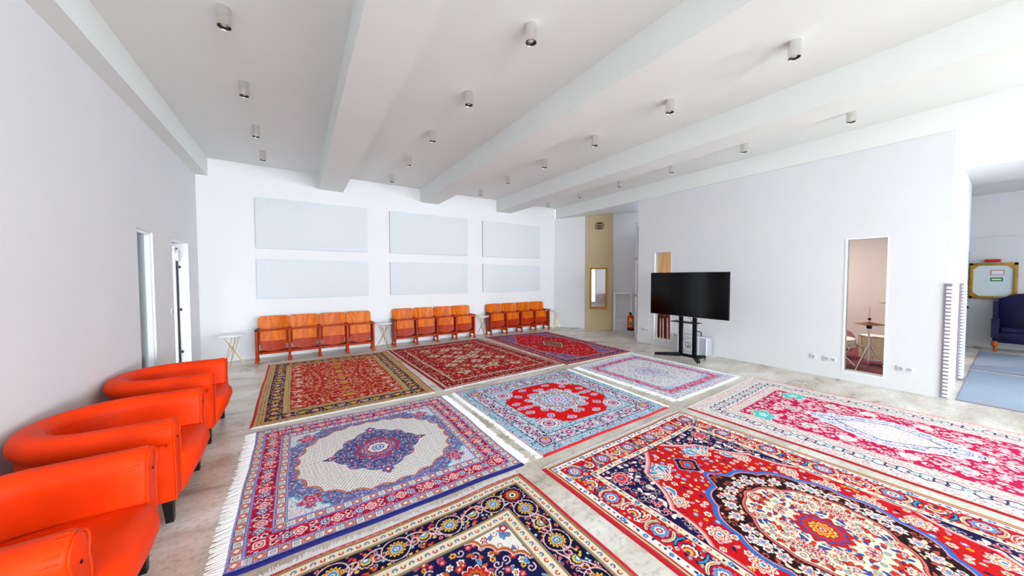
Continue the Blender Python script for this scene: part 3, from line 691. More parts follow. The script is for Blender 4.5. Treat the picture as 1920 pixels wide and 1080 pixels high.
def rug_A():   # red field of florets, black border, golden guards
    cv = Cv(2.03, 3.0, 0.006, (186, 24, 18)); GD = (198, 164, 112)
    def g(a, b):
        cv.band(a, b, GD)
        for t in (0.0, 0.33, 0.66, 0.94): cv.band(a + (b - a) * t, a + (b - a) * t + 0.005, (110, 70, 40))
        cv.clip = (cv.d > a) & (cv.d < b); cv.scatter(cv.clip, 0.026, [fl5(cv, 0.008, (206, 120, 100), GD), lf(cv, 0.014, 0.004, (90, 60, 40)), fl5(cv, 0.008, (230, 205, 150), OR)], 0.3); cv.clip = None
    g(0, 0.10); cv.band(0.10, 0.255, (24, 20, 36)); cv.clip = (cv.d > 0.10) & (cv.d < 0.255)
    cv.scatter(cv.clip, 0.034, [fl5(cv, 0.013, (214, 120, 110), CM), lf(cv, 0.028, 0.007, (220, 200, 170)), fl5(cv, 0.012, (130, 140, 170), WH), lf(cv, 0.026, 0.007, (190, 90, 60)), sp(cv, 0.014, 0.005, (225, 200, 170))], 0.3)
    cv.along(0.178, 0.15, lambda x, y, a, i: cv.rosette(x, y, 0.05, [(1, (24, 20, 36)), (0.86, (226, 176, 60)), (0.5, (120, 60, 30)), (0.3, (240, 210, 110))], 8, a, 0.2) if i % 2 == 0 else cv.rosette(x, y, 0.042, [(1, (220, 130, 120)), (0.6, (240, 210, 190)), (0.3, CM)], 6, a, 0.35))
    cv.clip = None; g(0.255, 0.34); fm = cv.d > 0.34; cv.clip = fm
    cv.scatter(fm, 0.042, [fl5(cv, 0.018, (238, 214, 180), (200, 80, 60)), lf(cv, 0.036, 0.009, (232, 190, 150)), lf(cv, 0.034, 0.008, (60, 24, 20)), fl5(cv, 0.014, (226, 160, 140), WH), fl5(cv, 0.013, (120, 24, 20), OR), fl5(cv, 0.015, (220, 160, 60), CM), sp(cv, 0.02, 0.006, (236, 200, 160))], 0.4)
    for y in (0.42, 0.62, 0.84, 1.06, 1.3, 1.5): cv.rosette(0.43, y, 0.05, [(1, (232, 180, 160)), (0.5, (240, 226, 210))], 4, 0, 0.4, 0.7)
    for y in (0.55, 0.85, 1.15, 1.5): cv.rosette(1.015, y, 0.055, [(1, (226, 176, 60)), (0.6, (140, 40, 20)), (0.3, (240, 200, 90))], 8)
    return cv.full()

def rug_B():   # red with cream diamonds
    cv = Cv(2.3, 3.1, 0.008, (160, 12, 26))
    def g(a, b):
        cv.band(a, b, (224, 190, 170)); cv.clip = (cv.d > a) & (cv.d < b); cv.scatter(cv.clip, 0.03, [fl5(cv, 0.013, CM, WH), lf(cv, 0.028, 0.009, (120, 20, 30))], 0.25); cv.clip = None
    cv.band(0, 0.03, (150, 10, 24)); g(0.03, 0.07); cv.band(0.07, 0.25, (140, 10, 24)); g(0.25, 0.295)
    cv.clip = (cv.d > 0.07) & (cv.d < 0.25)
    cv.scatter(cv.clip, 0.05, [fl5(cv, 0.02, (206, 80, 70), WH), lf(cv, 0.05, 0.011, (40, 14, 30)), lf(cv, 0.04, 0.009, (226, 180, 150)), sp(cv, 0.022, 0.009, (200, 60, 60)), fl5(cv, 0.016, (190, 20, 40), (226, 190, 170))], 0.3)
    fm = cv.d > 0.295; cv.clip = fm
    cv.scatter(fm, 0.055, [fl5(cv, 0.02, (214, 110, 90), CM), lf(cv, 0.05, 0.012, (40, 12, 24)), lf(cv, 0.045, 0.011, (226, 180, 170)), fl5(cv, 0.02, (190, 16, 34), WH), sp(cv, 0.024, 0.009, (226, 180, 160)), fl5(cv, 0.024, (200, 90, 40), DK), lf(cv, 0.05, 0.014, (190, 14, 30))], 0.3)
    for i, (x, y) in enumerate(((0.62, 0.62), (1.1, 0.62), (0.62, 0.80), (1.0, 0.80), (0.62, 1.14), (0.84, 0.97), (1.15, 1.14), (0.84, 1.31), (0.62, 1.48), (1.02, 1.48))):
        b_ = (232, 206, 184) if i % 3 != 2 else (206, 90, 50)
        cv.rosette(x, y, 0.135, [(1, DK), (0.92, b_), (0.6, (190, 60, 60)), (0.46, (238, 220, 200)), (0.22, DK)], 4, 0, 0.42, 0.85)
        for s2 in (-1, 1): cv.leaf(x - 0.03, y + s2 * 0.012, 0.06, 0.014, 0.5 * s2, (190, 30, 40))
    for x, y in ((0.46, 0.5), (0.8, 0.46), (0.42, 1.0), (1.1, 0.55)): cv.rosette(x, y, 0.10, [(1, (186, 10, 26))], 5, 0, 0.25); cv.rosette(x, y, 0.03, [(1, (226, 150, 140)), (0.4, WH)], 5)
    return cv.full()

def rug_C():   # red field, violet corners
    cv = Cv(1.96, 3.05, 0.008, (196, 90, 96))
    cv.clip = cv.d < 0.09; cv.scatter(cv.clip, 0.04, [fl5(cv, 0.014, (226, 140, 120), CM), lf(cv, 0.03, 0.008, (130, 60, 100))], 0.3); cv.clip = None
    cv.band(0, 0.02, (170, 30, 40)); cv.band(0.09, 0.21, (52, 44, 100)); cv.clip = (cv.d > 0.09) & (cv.d < 0.21)
    cv.scatter(cv.clip, 0.045, [fl5(cv, 0.018, (206, 110, 130), WH), lf(cv, 0.045, 0.01, (190, 70, 80)), lf(cv, 0.04, 0.01, (100, 100, 170)), fl5(cv, 0.015, (226, 150, 110), CM)], 0.3); cv.clip = None
    cv.band(0.21, 0.28, (206, 110, 106)); cv.clip = (cv.d > 0.21) & (cv.d < 0.28); cv.scatter(cv.clip, 0.04, [fl5(cv, 0.015, (232, 170, 140), CM), lf(cv, 0.03, 0.008, NV)], 0.3); cv.clip = None
    fm = cv.d > 0.28; cv.clip = fm; cv.fill(fm, (200, 14, 26))
    cd = ((cv.P - 0.28) / 0.7 + (cv.Q - 0.28) / 1.25) + 0.05 * np.abs(np.sin((cv.P - cv.Q) * 18))
    spn = fm & (cd < 0.62); cv.fill(cd < 0.66, (222, 120, 90)); cv.fill(cd < 0.62, (100, 96, 158))
    cv.scatter(spn, 0.05, [fl5(cv, 0.022, (214, 110, 120), NV), lf(cv, 0.05, 0.012, (60, 60, 130)), fl5(cv, 0.018, (222, 150, 110), CM), lf(cv, 0.04, 0.01, (160, 170, 210))], 0.3)
    cv.scatter(fm & (cd > 0.68), 0.075, [fl5(cv, 0.02, (226, 110, 90), WH), lf(cv, 0.05, 0.010, (120, 10, 30)), fl5(cv, 0.018, (226, 150, 170), CM), lf(cv, 0.045, 0.009, (60, 30, 70))], 0.35)
    sh = cv.U / 0.28 + cv.V / 0.40 + 0.05 * np.abs(np.sin(np.arctan2(cv.V, cv.U) * 6))
    cv.fill(sh < 1.12, (80, 20, 50)); cv.fill(sh < 1.0, (232, 196, 120)); cv.fill(sh < 0.88, (110, 60, 60)); cv.clip = fm & (sh < 0.85)
    cv.scatter(cv.clip, 0.05, [fl5(cv, 0.02, (226, 170, 100), CM), lf(cv, 0.04, 0.01, (60, 70, 80)), fl5(cv, 0.018, (190, 40, 40), WH)], 0.3)
    return cv.full()

def make_rug(name_label, quad, img, zt, fringe=(), binding=(), seed=0, wob=0.008):
    """quad: near-left, near-right, far-right, far-left; img rows run near -> far"""
    rnd = random.Random(seed)
    h, w_ = img.shape[:2]
    q = np.array(quad, float); cx, cy = q.mean(0)
    root = thing('persian_rug', (cx, cy, 0), name_label, 'rug')
    u = np.linspace(0, 1, w_); v = np.linspace(0, 1, h); U, V = np.meshgrid(u, v)
    ph = [rnd.uniform(0, 6) for _ in range(8)]
    def wobv(t, a, b): return wob * (math.sin(0) + np.sin(t * 9 + a) * 0.5 + np.sin(t * 23 + b) * 0.25)
    def pos(U, V):
        X = (1 - U) * (1 - V) * q[0, 0] + U * (1 - V) * q[1, 0] + U * V * q[2, 0] + (1 - U) * V * q[3, 0]
        Y = (1 - U) * (1 - V) * q[0, 1] + U * (1 - V) * q[1, 1] + U * V * q[2, 1] + (1 - U) * V * q[3, 1]
        X = X + wobv(V, ph[0], ph[1]) * (1 - U) + wobv(V, ph[2], ph[3]) * U
        Y = Y + wobv(U, ph[4], ph[5]) * (1 - V) + wobv(U, ph[6], ph[7]) * V
        return X - cx, Y - cy
    X, Y = pos(U, V)
    Z = np.full_like(X, zt) + 0.0012 * np.sin(X * 7 + ph[0]) * np.sin(Y * 6 + ph[1])
    Z[0, :] -= zt * 0.6; Z[-1, :] -= zt * 0.6; Z[:, 0] -= zt * 0.6; Z[:, -1] -= zt * 0.6
    co = np.stack([X, Y, Z], -1).reshape(-1, 3)
    # skirt down to the floor
    nv = len(co)
    idx = np.arange(nv).reshape(h, w_)
    a = idx[:-1, :-1].ravel(); b = idx[:-1, 1:].ravel(); c_ = idx[1:, 1:].ravel(); d_ = idx[1:, :-1].ravel()
    faces = np.stack([a, b, c_, d_], -1)
    loop = np.concatenate([idx[0, :-1], idx[:-1, -1], idx[-1, :0:-1], idx[:0:-1, 0]])
    sk = co[loop].copy(); sk[:, 2] = 0.0005
    co = np.concatenate([co, sk]); si = nv + np.arange(len(loop))
    f2 = np.stack([loop, si, np.roll(si, -1), np.roll(loop, -1)], -1)
    faces = np.concatenate([faces, f2])
    me = bpy.data.meshes.new('pile'); me.vertices.add(len(co)); me.vertices.foreach_set('co', co.astype(np.float32).ravel())
    me.loops.add(faces.size); me.loops.foreach_set('vertex_index', faces.astype(np.int32).ravel())
    me.polygons.add(len(faces)); me.polygons.foreach_set('loop_start', np.arange(0, faces.size, 4, dtype=np.int32))
    me.polygons.foreach_set('loop_total', np.full(len(faces), 4, np.int32)); me.update(calc_edges=True)
    at = me.color_attributes.new('yarn', 'FLOAT_COLOR', 'POINT')
    cc = np.concatenate([img.reshape(-1, 3), img.reshape(-1, 3)[loop]]); cc = np.concatenate([cc, np.ones((len(cc), 1))], 1)
    at.data.foreach_set('color', cc.astype(np.float32).ravel())
    me.materials.append(M['rug'])
    o = bpy.data.objects.new('pile', me); col.objects.link(o); o.parent = root
    def edge(side, n):
        t = np.linspace(0, 1, n)
        z0 = np.zeros(n); o1 = np.ones(n)
        return {'near': (t, z0), 'far': (t, o1), 'left': (z0, t), 'right': (o1, t)}[side]
    out = {'near': (0, -1), 'far': (0, 1), 'left': (-1, 0), 'right': (1, 0)}
    for side, ln in fringe:
        n = int((2.1 if side in ('near', 'far') else abs(q[3, 1] - q[0, 1])) / 0.0085)
        ex, ey = pos(*edge(side, n)); ox, oy = out[side]
        mb = MB(); ang = 0.0
        for i in range(n - 1):
            j = i + 1; k0 = ln * (0.62 + 0.1 * sin(i * 0.37) + rnd.uniform(-0.05, 0.05)); k1 = k0
            mb.loft([[(ex[i], ey[i], 0.0006), (ex[i], ey[i], 0.005), (ex[i] + ox * k0, ey[i] + oy * k0, 0.0028), (ex[i] + ox * k0, ey[i] + oy * k0, 0.0006)],
                     [(ex[j], ey[j], 0.0006), (ex[j], ey[j], 0.005), (ex[j] + ox * k1, ey[j] + oy * k1, 0.0028), (ex[j] + ox * k1, ey[j] + oy * k1, 0.0006)]], cap=False)
        for i in range(n):
            ang = ang * 0.8 + rnd.uniform(-0.16, 0.16)
            L_ = ln * rnd.uniform(0.78, 1.12); tx, ty = -oy, ox
            dx, dy = ox * cos(ang) + tx * sin(ang), oy * cos(ang) + ty * sin(ang)
            px, py = -dy, dx; z = 0.004 + rnd.uniform(0, 0.002); w0 = 0.0048; w1 = 0.0030
            x, y = ex[i] - ox * 0.004, ey[i] - oy * 0.004
            P = []
            for t_, ww, zz in ((0, w0, z + 0.003), (0.5, w0, z + 0.002), (1, w1, z - 0.002)):
                bx = x + dx * L_ * t_ + px * 0.004 * sin(t_ * 5 + i); by = y + dy * L_ * t_ + py * 0.004 * sin(t_ * 5 + i)
                P.append([(bx - px * ww, by - py * ww, 0.0006), (bx, by, zz), (bx + px * ww, by + py * ww, 0.0006)])
            mb.loft(P, closed=True, cap=True)
        mb.build('fringe', M['fringe'], root)
    for side, wd, c_ in binding:
        ex, ey = pos(*edge(side, 60)); ox, oy = out[side]
        rings = []
        for x, y in zip(ex, ey):
            rings.append([(x + ox * wd * t_, y + oy * wd * t_, z_) for t_, z_ in ((-0.25, 0.001), (-0.2, zt + 0.0008), (0.3, zt + 0.0018), (0.8, zt * 0.8), (1.0, 0.0008))])
        MB().loft(rings).build('binding', mat('binding_wool', c_, 0.9, noise=0.15, nscale=40, bump=0.3, bscale=150), root)
    return root

make_rug('red rug with small cream florets, black border and gold bands, before the leftmost seat row', [(-0.43, 4.38), (1.575, 4.38), (1.575, 7.38), (-0.44, 7.42)], rug_A(), 0.0065, fringe=(('near', 0.03), ('far', 0.03)), binding=(('left', 0.022, (200, 26, 14)), ('right', 0.014, (170, 20, 16))), seed=1)
make_rug('deep red rug with cream diamond medallions, in front of the middle seat row', [(1.73, 4.40), (4.05, 4.49), (3.90, 7.60), (1.645, 7.47)], rug_B(), 0.0065, fringe=(('near', 0.05), ('far', 0.05)), binding=(('left', 0.016, (150, 10, 24)), ('right', 0.016, (150, 10, 24))), seed=2)
make_rug('red rug with violet corners and small gold-edged centre, before the right-hand seat row', [(4.11, 4.43), (5.95, 4.44), (6.09, 7.45), (4.19, 7.66)], rug_C(), 0.0065, fringe=(('near', 0.05), ('far', 0.02)), binding=(('left', 0.018, (160, 16, 28)), ('near', 0.016, (160, 16, 28))), seed=3)
make_rug('rug with white oval field, violet medallion, navy edge and white fringes beside the orange armchairs', [(-0.37, 2.27), (1.585, 2.27), (1.60, 4.16), (-0.375, 4.22)], rug_D(), 0.0065, fringe=(('left', 0.085), ('right', 0.085)), binding=(('near', 0.034, (20, 20, 110)), ('far', 0.016, (110, 110, 150))), seed=4)
make_rug('rug with bright red field, round white medallion and turquoise bands in the centre', [(1.81, 2.27), (3.77, 2.29), (3.87, 4.19), (1.80, 4.17)], rug_E(), 0.0065, fringe=(('left', 0.07), ('right', 0.06)), binding=(('near', 0.026, (206, 14, 34)), ('left', 0.010, (190, 14, 34)), ('far', 0.014, (190, 60, 90))), seed=5)
make_rug('pale lavender rug with pink inner border and white edges, under the television stand wheels', [(4.10, 2.36), (5.86, 2.38), (5.80, 4.32), (4.12, 4.18)], rug_F(), 0.0065, fringe=(('left', 0.10), ('right', 0.08), ('near', 0.05), ('far', 0.05)), seed=6)
make_rug('magenta rug with long pointed white medallion and ivory borders, nearest the partition wall', [(3.965, -0.82), (6.10, -0.82), (6.03, 2.21), (3.965, 2.13)], rug_G(), 0.0065, fringe=(('far', 0.035),), binding=(('left', 0.024, (176, 14, 24)), ('right', 0.010, (220, 130, 130))), seed=7)
make_rug('large red rug with dark brown scalloped medallion edged in blue, right foreground', [(1.705, -0.88), (3.83, -0.88), (3.77, 2.15), (1.70, 2.10)], rug_H(), 0.0065, fringe=(('far', 0.03),), binding=(('left', 0.026, (204, 16, 40)), ('right', 0.012, (196, 140, 90))), seed=8)
make_rug('rug with navy floral border between cream bands and white corner motif, nearest the camera', [(-0.55, -0.85), (1.475, -0.85), (1.475, 2.155), (-0.55, 2.12)], rug_I(), 0.0065, fringe=(('far', 0.07),), binding=(('far', 0.014, (196, 18, 50)), ('right', 0.022, (204, 18, 48))), seed=9, wob=0.014)

# ------------------------------------------------------------------ orange tub armchairs (local: +x is the front, origin on the floor under the arm fronts)
def make_tub(label, loc, rz=0):
    root = thing('tub_armchair', loc, label, 'armchair', None, rz)
    R = 0.345; xc = -0.335
    path = [(0.0, R), (-0.09, R), (-0.18, R), (-0.27, R)]
    for i in range(0, 21):
        a = PI / 2 + PI * i / 20; path.append((xc + R * cos(a) * 1.0, R * sin(a)))
    path += [(-0.27, -R), (-0.18, -R), (-0.09, -R), (0.0, -R)]
    K = len(path)
    # cross-section (n outward, z)
    def roll(cx_, cz, r, a0, a1, n): return [(cx_ + r * cos(a0 + (a1 - a0) * i / n), cz + r * sin(a0 + (a1 - a0) * i / n)) for i in range(n + 1)]
    body = [(0.055, 0.16), (0.062, 0.30), (0.060, 0.50), (0.030, 0.535), (-0.040, 0.535), (-0.060, 0.42), (-0.066, 0.20), (-0.05, 0.16)]
    rollp = roll(0.012, 0.602, 0.080, -1.15, PI - 0.1, 14) + [(-0.072, 0.56), (-0.076, 0.46), (-0.078, 0.40), (-0.05, 0.40), (-0.03, 0.53)]
    def sweep(prof, i0=0, i1=K, shrink=1.0, endr=False):
        rings = []
        for i in range(i0, i1):
            x, y = path[i]
            if x >= xc: n = (0, 1 if y > 0 else -1)
            else:
                l = math.hypot(x - xc, y); n = ((x - xc) / l, y / l)
            rings.append([(x + n[0] * a, y + n[1] * a, z) for a, z in prof])
        return rings
    MB().loft(sweep(body)).build('tub_body', M['orange'], root, ang=50)
    rr = sweep(rollp)
    # soften both ends of the roll
    def scaled(ring, s_, dx):
        c_ = Vector((0, 0, 0))
        for p in ring: c_ += Vector(p)
        c_ /= len(ring); return [tuple(c_ + (Vector(p) - c_) * s_ + Vector((dx, 0, 0))) for p in ring]
    rr = [scaled(rr[0], 0.80, 0.022), scaled(rr[0], 0.95, 0.013)] + rr + [scaled(rr[-1], 0.95, 0.013), scaled(rr[-1], 0.80, 0.022)]
    MB().loft(rr).build('rolled_rim', M['orange'], root, ang=60)
    for s_ in (1, -1):
        # flat front facing of each arm with its rounded head
        prof = [(0.058, 0.165), (0.060, 0.50)] + roll(0.012, 0.602, 0.070, -0.6, PI + 0.55, 14) + [(-0.062, 0.50), (-0.060, 0.165)]
        p = MB(); x0_ = -0.01
        p.loft([[(x0_, s_ * (R + a), z) for a, z in prof], [(x0_ + 0.026, s_ * (R + a), z) for a, z in prof], [(x0_ + 0.034, s_ * (R + a * 0.86 + 0.001), 0.40 + (z - 0.40) * 0.975) for a, z in prof]])
        af = p.build('arm_front', M['orange'], root, ang=40)
        MB().tube([(0.022, s_ * (R + a), z) for a, z in prof], 0.005, 6).build('piping', M['orange'], af)
        b = MB(); b.lathe([(0, 0), (0.006, 0), (0.006, 0.004), (0, 0.005)], n=10, mtx=Matrix.Translation((0.025, s_ * (R + 0.012), 0.56)) @ Matrix.Rotation(PI / 2, 4, 'Y')); b.build('button', M['blackwood'], af)
        # gathered pleats where the cover is tucked behind the facing
        pl = MB()
        for k in range(9):
            a = 0.2 + 2.7 * k / 8
            c0 = (0.012 + 0.079 * cos(a), 0.602 + 0.079 * sin(a)); c1 = (0.012 + 0.083 * cos(a + 0.05), 0.602 + 0.080 * sin(a + 0.05))
            pl.tube([(0.004, s_ * (R + c0[0]), c0[1]), (-0.02, s_ * (R + c0[0] * 1.0), c0[1] + 0.0005), (-0.045, s_ * (R + c1[0] * 0.97), c1[1] - 0.005)], [0.004, 0.0035, 0.001], 6)
        pl.build('pleats', M['orange'], root)
    # seat cushion with convex front
    rings = []
    for i in range(13):
        y = -0.272 + 0.544 * i / 12; e = 1 - abs(2 * i / 12 - 1) ** 4
        bx = 0.05 + 0.045 * e
        pr = [(-0.66, 0.20), (-0.66, 0.40), (-0.3, 0.418 + 0.02 * e), (0.0, 0.415 + 0.018 * e), (bx * 0.7, 0.405 + 0.014 * e), (bx, 0.375 + 0.01 * e), (bx + 0.006, 0.33), (bx * 0.75, 0.24), (0.035, 0.165)]
        rings.append([(x, y, z) for x, z in pr])
    MB().loft(rings).build('seat', M['orange'], root, ang=50)
    b = MB(); b.box(-0.66, 0.022, -0.29, 0.29, 0.150, 0.20, 0.008); b.build('base', M['orange'], root)
    for sy in (-1, 1): s = MB(); s.tube([(0.03, sy * 0.276, 0.43), (-0.2, sy * 0.276, 0.428), (-0.45, sy * 0.25, 0.42)], 0.004, 6); s.build('seam', M['orange'], root)
    for x, y in ((-0.03, R), (-0.03, -R), (-0.6, 0.2), (-0.6, -0.2)):
        l = MB(); a, b_ = 0.027, 0.018
        l.loft([[(x + sx * b_ + 0.008, y + sy * b_, 0.0) for sx, sy in ((-1, -1), (1, -1), (1, 1), (-1, 1))], [(x + sx * a, y + sy * a, 0.16) for sx, sy in ((-1, -1), (1, -1), (1, 1), (-1, 1))]])
        l.build('leg', M['blackwood'], root, smooth=False)
    return root
ch = make_tub('orange leather tub armchair at the left wall, farthest back, nearest the door', (-0.715, 4.555, 0))
dup(ch, (-0.70, 3.335, 0), 'orange leather tub armchair against the left wall, between the two other orange armchairs')
dup(ch, (-0.705, 2.20, 0), 'orange leather tub armchair in the bottom left corner, nearest the camera')

# ------------------------------------------------------------------ theatre seat rows
def make_row(label, x0, yf):
    root = thing('theatre_seat_row', (x0, yf, 0), label, 'theatre seats')
    P = 0.507
    for i in range(5):
        x = i * P
        b = MB(); b.box(x - 0.020, x + 0.020, -0.018, 0.022, 0.02, 0.60, 0.006); b.box(x - 0.016, x + 0.016, 0.02, 0.26, 0.30, 0.345, 0.004); b.box(x - 0.016, x + 0.016, 0.235, 0.27, 0.02, 0.62, 0.004)
        b.box(x - 0.014, x + 0.014, 0.02, 0.24, 0.10, 0.56, 0.003)
        b.lathe([(0.0, 0), (0.036, 0), (0.036, 0.012), (0.026, 0.035), (0.021, 0.10), (0, 0.10)], x, 0.0, 0, 16)
        b.lathe([(0.0, 0), (0.034, 0), (0.034, 0.012), (0.02, 0.04), (0, 0.06)], x, 0.25, 0, 16)
        b.build('leg', M['redwood'], root)
        a = MB(); a.box(x - 0.03, x + 0.03, -0.05, 0.27, 0.598, 0.622, 0.008); a.build('armrest', M['blackwood'] if i == 0 else M['redwood'], root)
    r = MB(); r.box(0, 4 * P, -0.034, -0.006, 0.596, 0.622, 0.006); r.build('front_rail', M['redwood'], root)
    r = MB(); r.box(0, 4 * P, 0.012, 0.034, 0.155, 0.195, 0.004); r.box(0, 4 * P, 0.22, 0.245, 0.155, 0.195, 0.004); r.build('lower_rail', M['redwood'], root)
    for i in range(4):
        xa, xb = i * P + 0.018, (i + 1) * P - 0.018; ra = 0.045
        def shape(x0_, x1_, z0, z1, r, y, bow, rb=0.01, tilt=0.0, drop=0.0):
            pts = []
            for cx_, cz, a0 in ((x1_ - r, z1 - r, 0), (x0_ + r, z1 - r, PI / 2), (x0_ + rb, z0 + rb, PI), (x1_ - rb, z0 + rb, 1.5 * PI)):
                rr_ = r if a0 < 2 else rb
                for k in range(6):
                    a = a0 + PI / 2 * k / 5; pts.append((cx_ + rr_ * cos(a), cz + rr_ * sin(a)))
            return pts
        # backrest : bowed plywood sheet
        def sheet(x0_, x1_, z0, z1, yc, th, r_top, r_bot, bow, tilt, nx=16, nz=14, sag=0.0):
            g_ = []; xm = (x0_ + x1_) / 2; hw = (x1_ - x0_) / 2
            for side in (0, 1):
                G = []
                for j in range(nz + 1):
                    row = []; t = j / nz; z = z0 + (z1 - z0) * t
                    cut = 0
                    if z > z1 - r_top: cut = r_top - math.sqrt(max(0, r_top ** 2 - (z - z1 + r_top) ** 2))
                    if z < z0 + r_bot: cut = max(cut, r_bot - math.sqrt(max(0, r_bot ** 2 - (z0 + r_bot - z) ** 2)))
                    for i_ in range(nx + 1):
                        u = i_ / nx * 2 - 1; x = xm + (hw - cut) * u
                        zz = z - sag * (1 - t) * (1 - u * u) * 1.0
                        y = yc + bow * (1 - u * u) + tilt * t + side * th
                        row.append((x, y, zz))
                    G.append(row)
                g_.append(G)
            return g_
        def addsheet(mb, G):
            F = [[mb.bm.verts.new(p) for p in row] for row in G[0]]; B = [[mb.bm.verts.new(p) for p in row] for row in G[1]]
            nz, nx = len(F) - 1, len(F[0]) - 1
            for j in range(nz):
                for k in range(nx):
                    mb.bm.faces.new((F[j][k], F[j][k + 1], F[j + 1][k + 1], F[j + 1][k])); mb.bm.faces.new((B[j][k], B[j + 1][k], B[j + 1][k + 1], B[j][k + 1]))
            for k in range(nx):
                mb.bm.faces.new((F[0][k], B[0][k], B[0][k + 1], F[0][k + 1])); mb.bm.faces.new((F[nz][k], F[nz][k + 1], B[nz][k + 1], B[nz][k]))
            for j in range(nz):
                mb.bm.faces.new((F[j][0], F[j + 1][0], B[j + 1][0], B[j][0])); mb.bm.faces.new((F[j][nx], B[j][nx], B[j + 1][nx], F[j + 1][nx]))
        mb = MB(); addsheet(mb, sheet(xa - 0.012, xb + 0.012, 0.30, 0.845, 0.215, 0.014, 0.04, 0.01, 0.03, 0.075)); mb.build('backrest', M['seatwood'], root, ang=40)
        mb = MB(); addsheet(mb, sheet(xa + 0.035, xb - 0.035, 0.235, 0.585, 0.055, 0.016, 0.02, 0.07, 0.012, 0.015, sag=0.025)); st = mb.build('seat', M['seatwood'], root, ang=40)
        mb = MB(); addsheet(mb, sheet(xa + 0.035, xb - 0.035, 0.225, 0.392, 0.034, 0.022, 0.012, 0.07, 0.012, 0.01, sag=0.025)); mb.build('seat_edge', M['redwood'], st, ang=40)
    return root
make_row('leftmost row of four folded wooden theatre seats at the back wall', -0.645, 7.65)
make_row('row of four folded wooden theatre seats in the middle of the back wall', 1.875, 7.78)
make_row('row of four folded wooden theatre seats on the right end of the back wall', 4.405, 7.77)

# ------------------------------------------------------------------ wire side tables
def make_table(label, loc, rz=0.0):
    root = thing('side_table', loc, label, 'side table', 'round side tables between the seats', rz)
    t = MB(); t.lathe([(0, 0.535), (0.175, 0.535), (0.188, 0.542), (0.188, 0.552), (0.182, 0.555), (0, 0.555)], n=40); t.build('table_top', M['white'], root)
    for k in range(3):
        a = 2 * PI * k / 3 + 0.4; B = (0.165 * cos(a), 0.165 * sin(a), 0.005)
        l = MB()
        for da in (-0.35, 0.35):
            T = (0.13 * cos(a + PI * 0.85 + da), 0.13 * sin(a + PI * 0.85 + da), 0.537)
            Bk = (B[0] + 0.018 * da * cos(a + PI / 2), B[1] + 0.018 * da * sin(a + PI / 2), 0.006)
            l.tube([Bk, T], 0.0042, 8)
        l.build('wire_leg', M['gold'], root)
    return root
tb = make_table('round white side table with crossed brass wire legs, at the far left beside the door', (-1.0, 7.74, 0))
dup(tb, (1.635, 7.83, 0), 'round white side table with brass wire legs between the left and middle seat rows', rz=0.5)
dup(tb, (4.135, 7.80, 0), 'round white side table with brass wire legs between the middle and right seat rows', rz=0.25)
dup(tb, (6.73, 7.78, 0), 'rightmost round white side table with brass legs, beside the skew wall', rz=0.9)

# ------------------------------------------------------------------ acoustic panels on the back wall
pos_ = [('left', -0.655, 1.37), ('middle', 1.863, 3.886), ('right', 4.348, 6.356)]
for nm, a, b in pos_:
    for row, z0, z1 in (('upper', 2.172, 3.163), ('lower', 1.175, 1.957)):
        p = MB(); p.box(a, b, YB - 0.047, YB - 0.003, z0, z1, 0.006); o = p.build('acoustic_panel', M['panel'])
        tag(o, '%s %s pale blue-grey rectangular panel on the white back wall' % (row, nm), 'wall panel', 'pale panels on the back wall')

# ------------------------------------------------------------------ ceiling spotlights
def make_lamp(label, loc):
    root = thing('ceiling_spotlight', loc, label, 'ceiling light', 'steel cylinder spotlights on the ceiling')
    r = 0.049; h = 0.150
    m = MB(); m.lathe([(0, 0), (r, 0), (r, -h), (r - 0.004, -h - 0.001), (r - 0.006, -h + 0.004), (r - 0.007, -h + 0.03), (0, -h + 0.032)], n=36); m.build('housing', M['steel'], root)
    m = MB(); m.lathe([(r - 0.007, -h + 0.002), (0.034, -h + 0.010), (0.032, -h + 0.014), (r - 0.008, -h + 0.010)], n=32); m.build('lamp_ring', M['dark'], root)
    m = MB(); m.lathe([(0, -h + 0.006), (0.012, -h + 0.008), (0.026, -h + 0.020), (0.028, -h + 0.030), (0, -h + 0.031)], n=24); m.build('bulb', M['bulb'], root)
    return root
LP = [(-0.455, 3.58), (-0.455, 4.80), (-0.455, 6.08), (-0.455, 7.23),
      (1.745, 2.36), (1.747, 3.60), (1.747, 4.84), (1.745, 6.10), (1.748, 7.36),
      (3.917, 1.18), (3.912, 2.40), (3.912, 3.63), (3.904, 4.855), (3.89, 6.107), (3.88, 7.358),
      (6.16, 1.24), (6.162, 2.484), (6.165, 3.73), (6.16, 4.958), (6.143, 6.196), (6.14, 7.484)]
bay = {0: 'leftmost ceiling bay', 1: 'second ceiling bay from the left', 2: 'third ceiling bay from the left', 3: 'rightmost ceiling bay'}
ords = ['nearest', 'second nearest', 'third nearest', 'fourth nearest', 'fifth nearest', 'sixth nearest']
cnt = {}
l0 = None
for x, y in LP:
    bi = int(round((x + 0.455) / 2.2)); k = cnt.get(bi, 0); cnt[bi] = k + 1
    tot = sum(1 for a in LP if int(round((a[0] + 0.455) / 2.2)) == bi)
    od = 'farthest' if k == tot - 1 else ords[k]
    lab = '%s steel cylinder spotlight in the %s' % (od, bay[bi])
    if l0 is None: l0 = make_lamp(lab, (x, y, HC - 0.001))
    else: dup(l0, (x, y, HC - 0.001), lab)

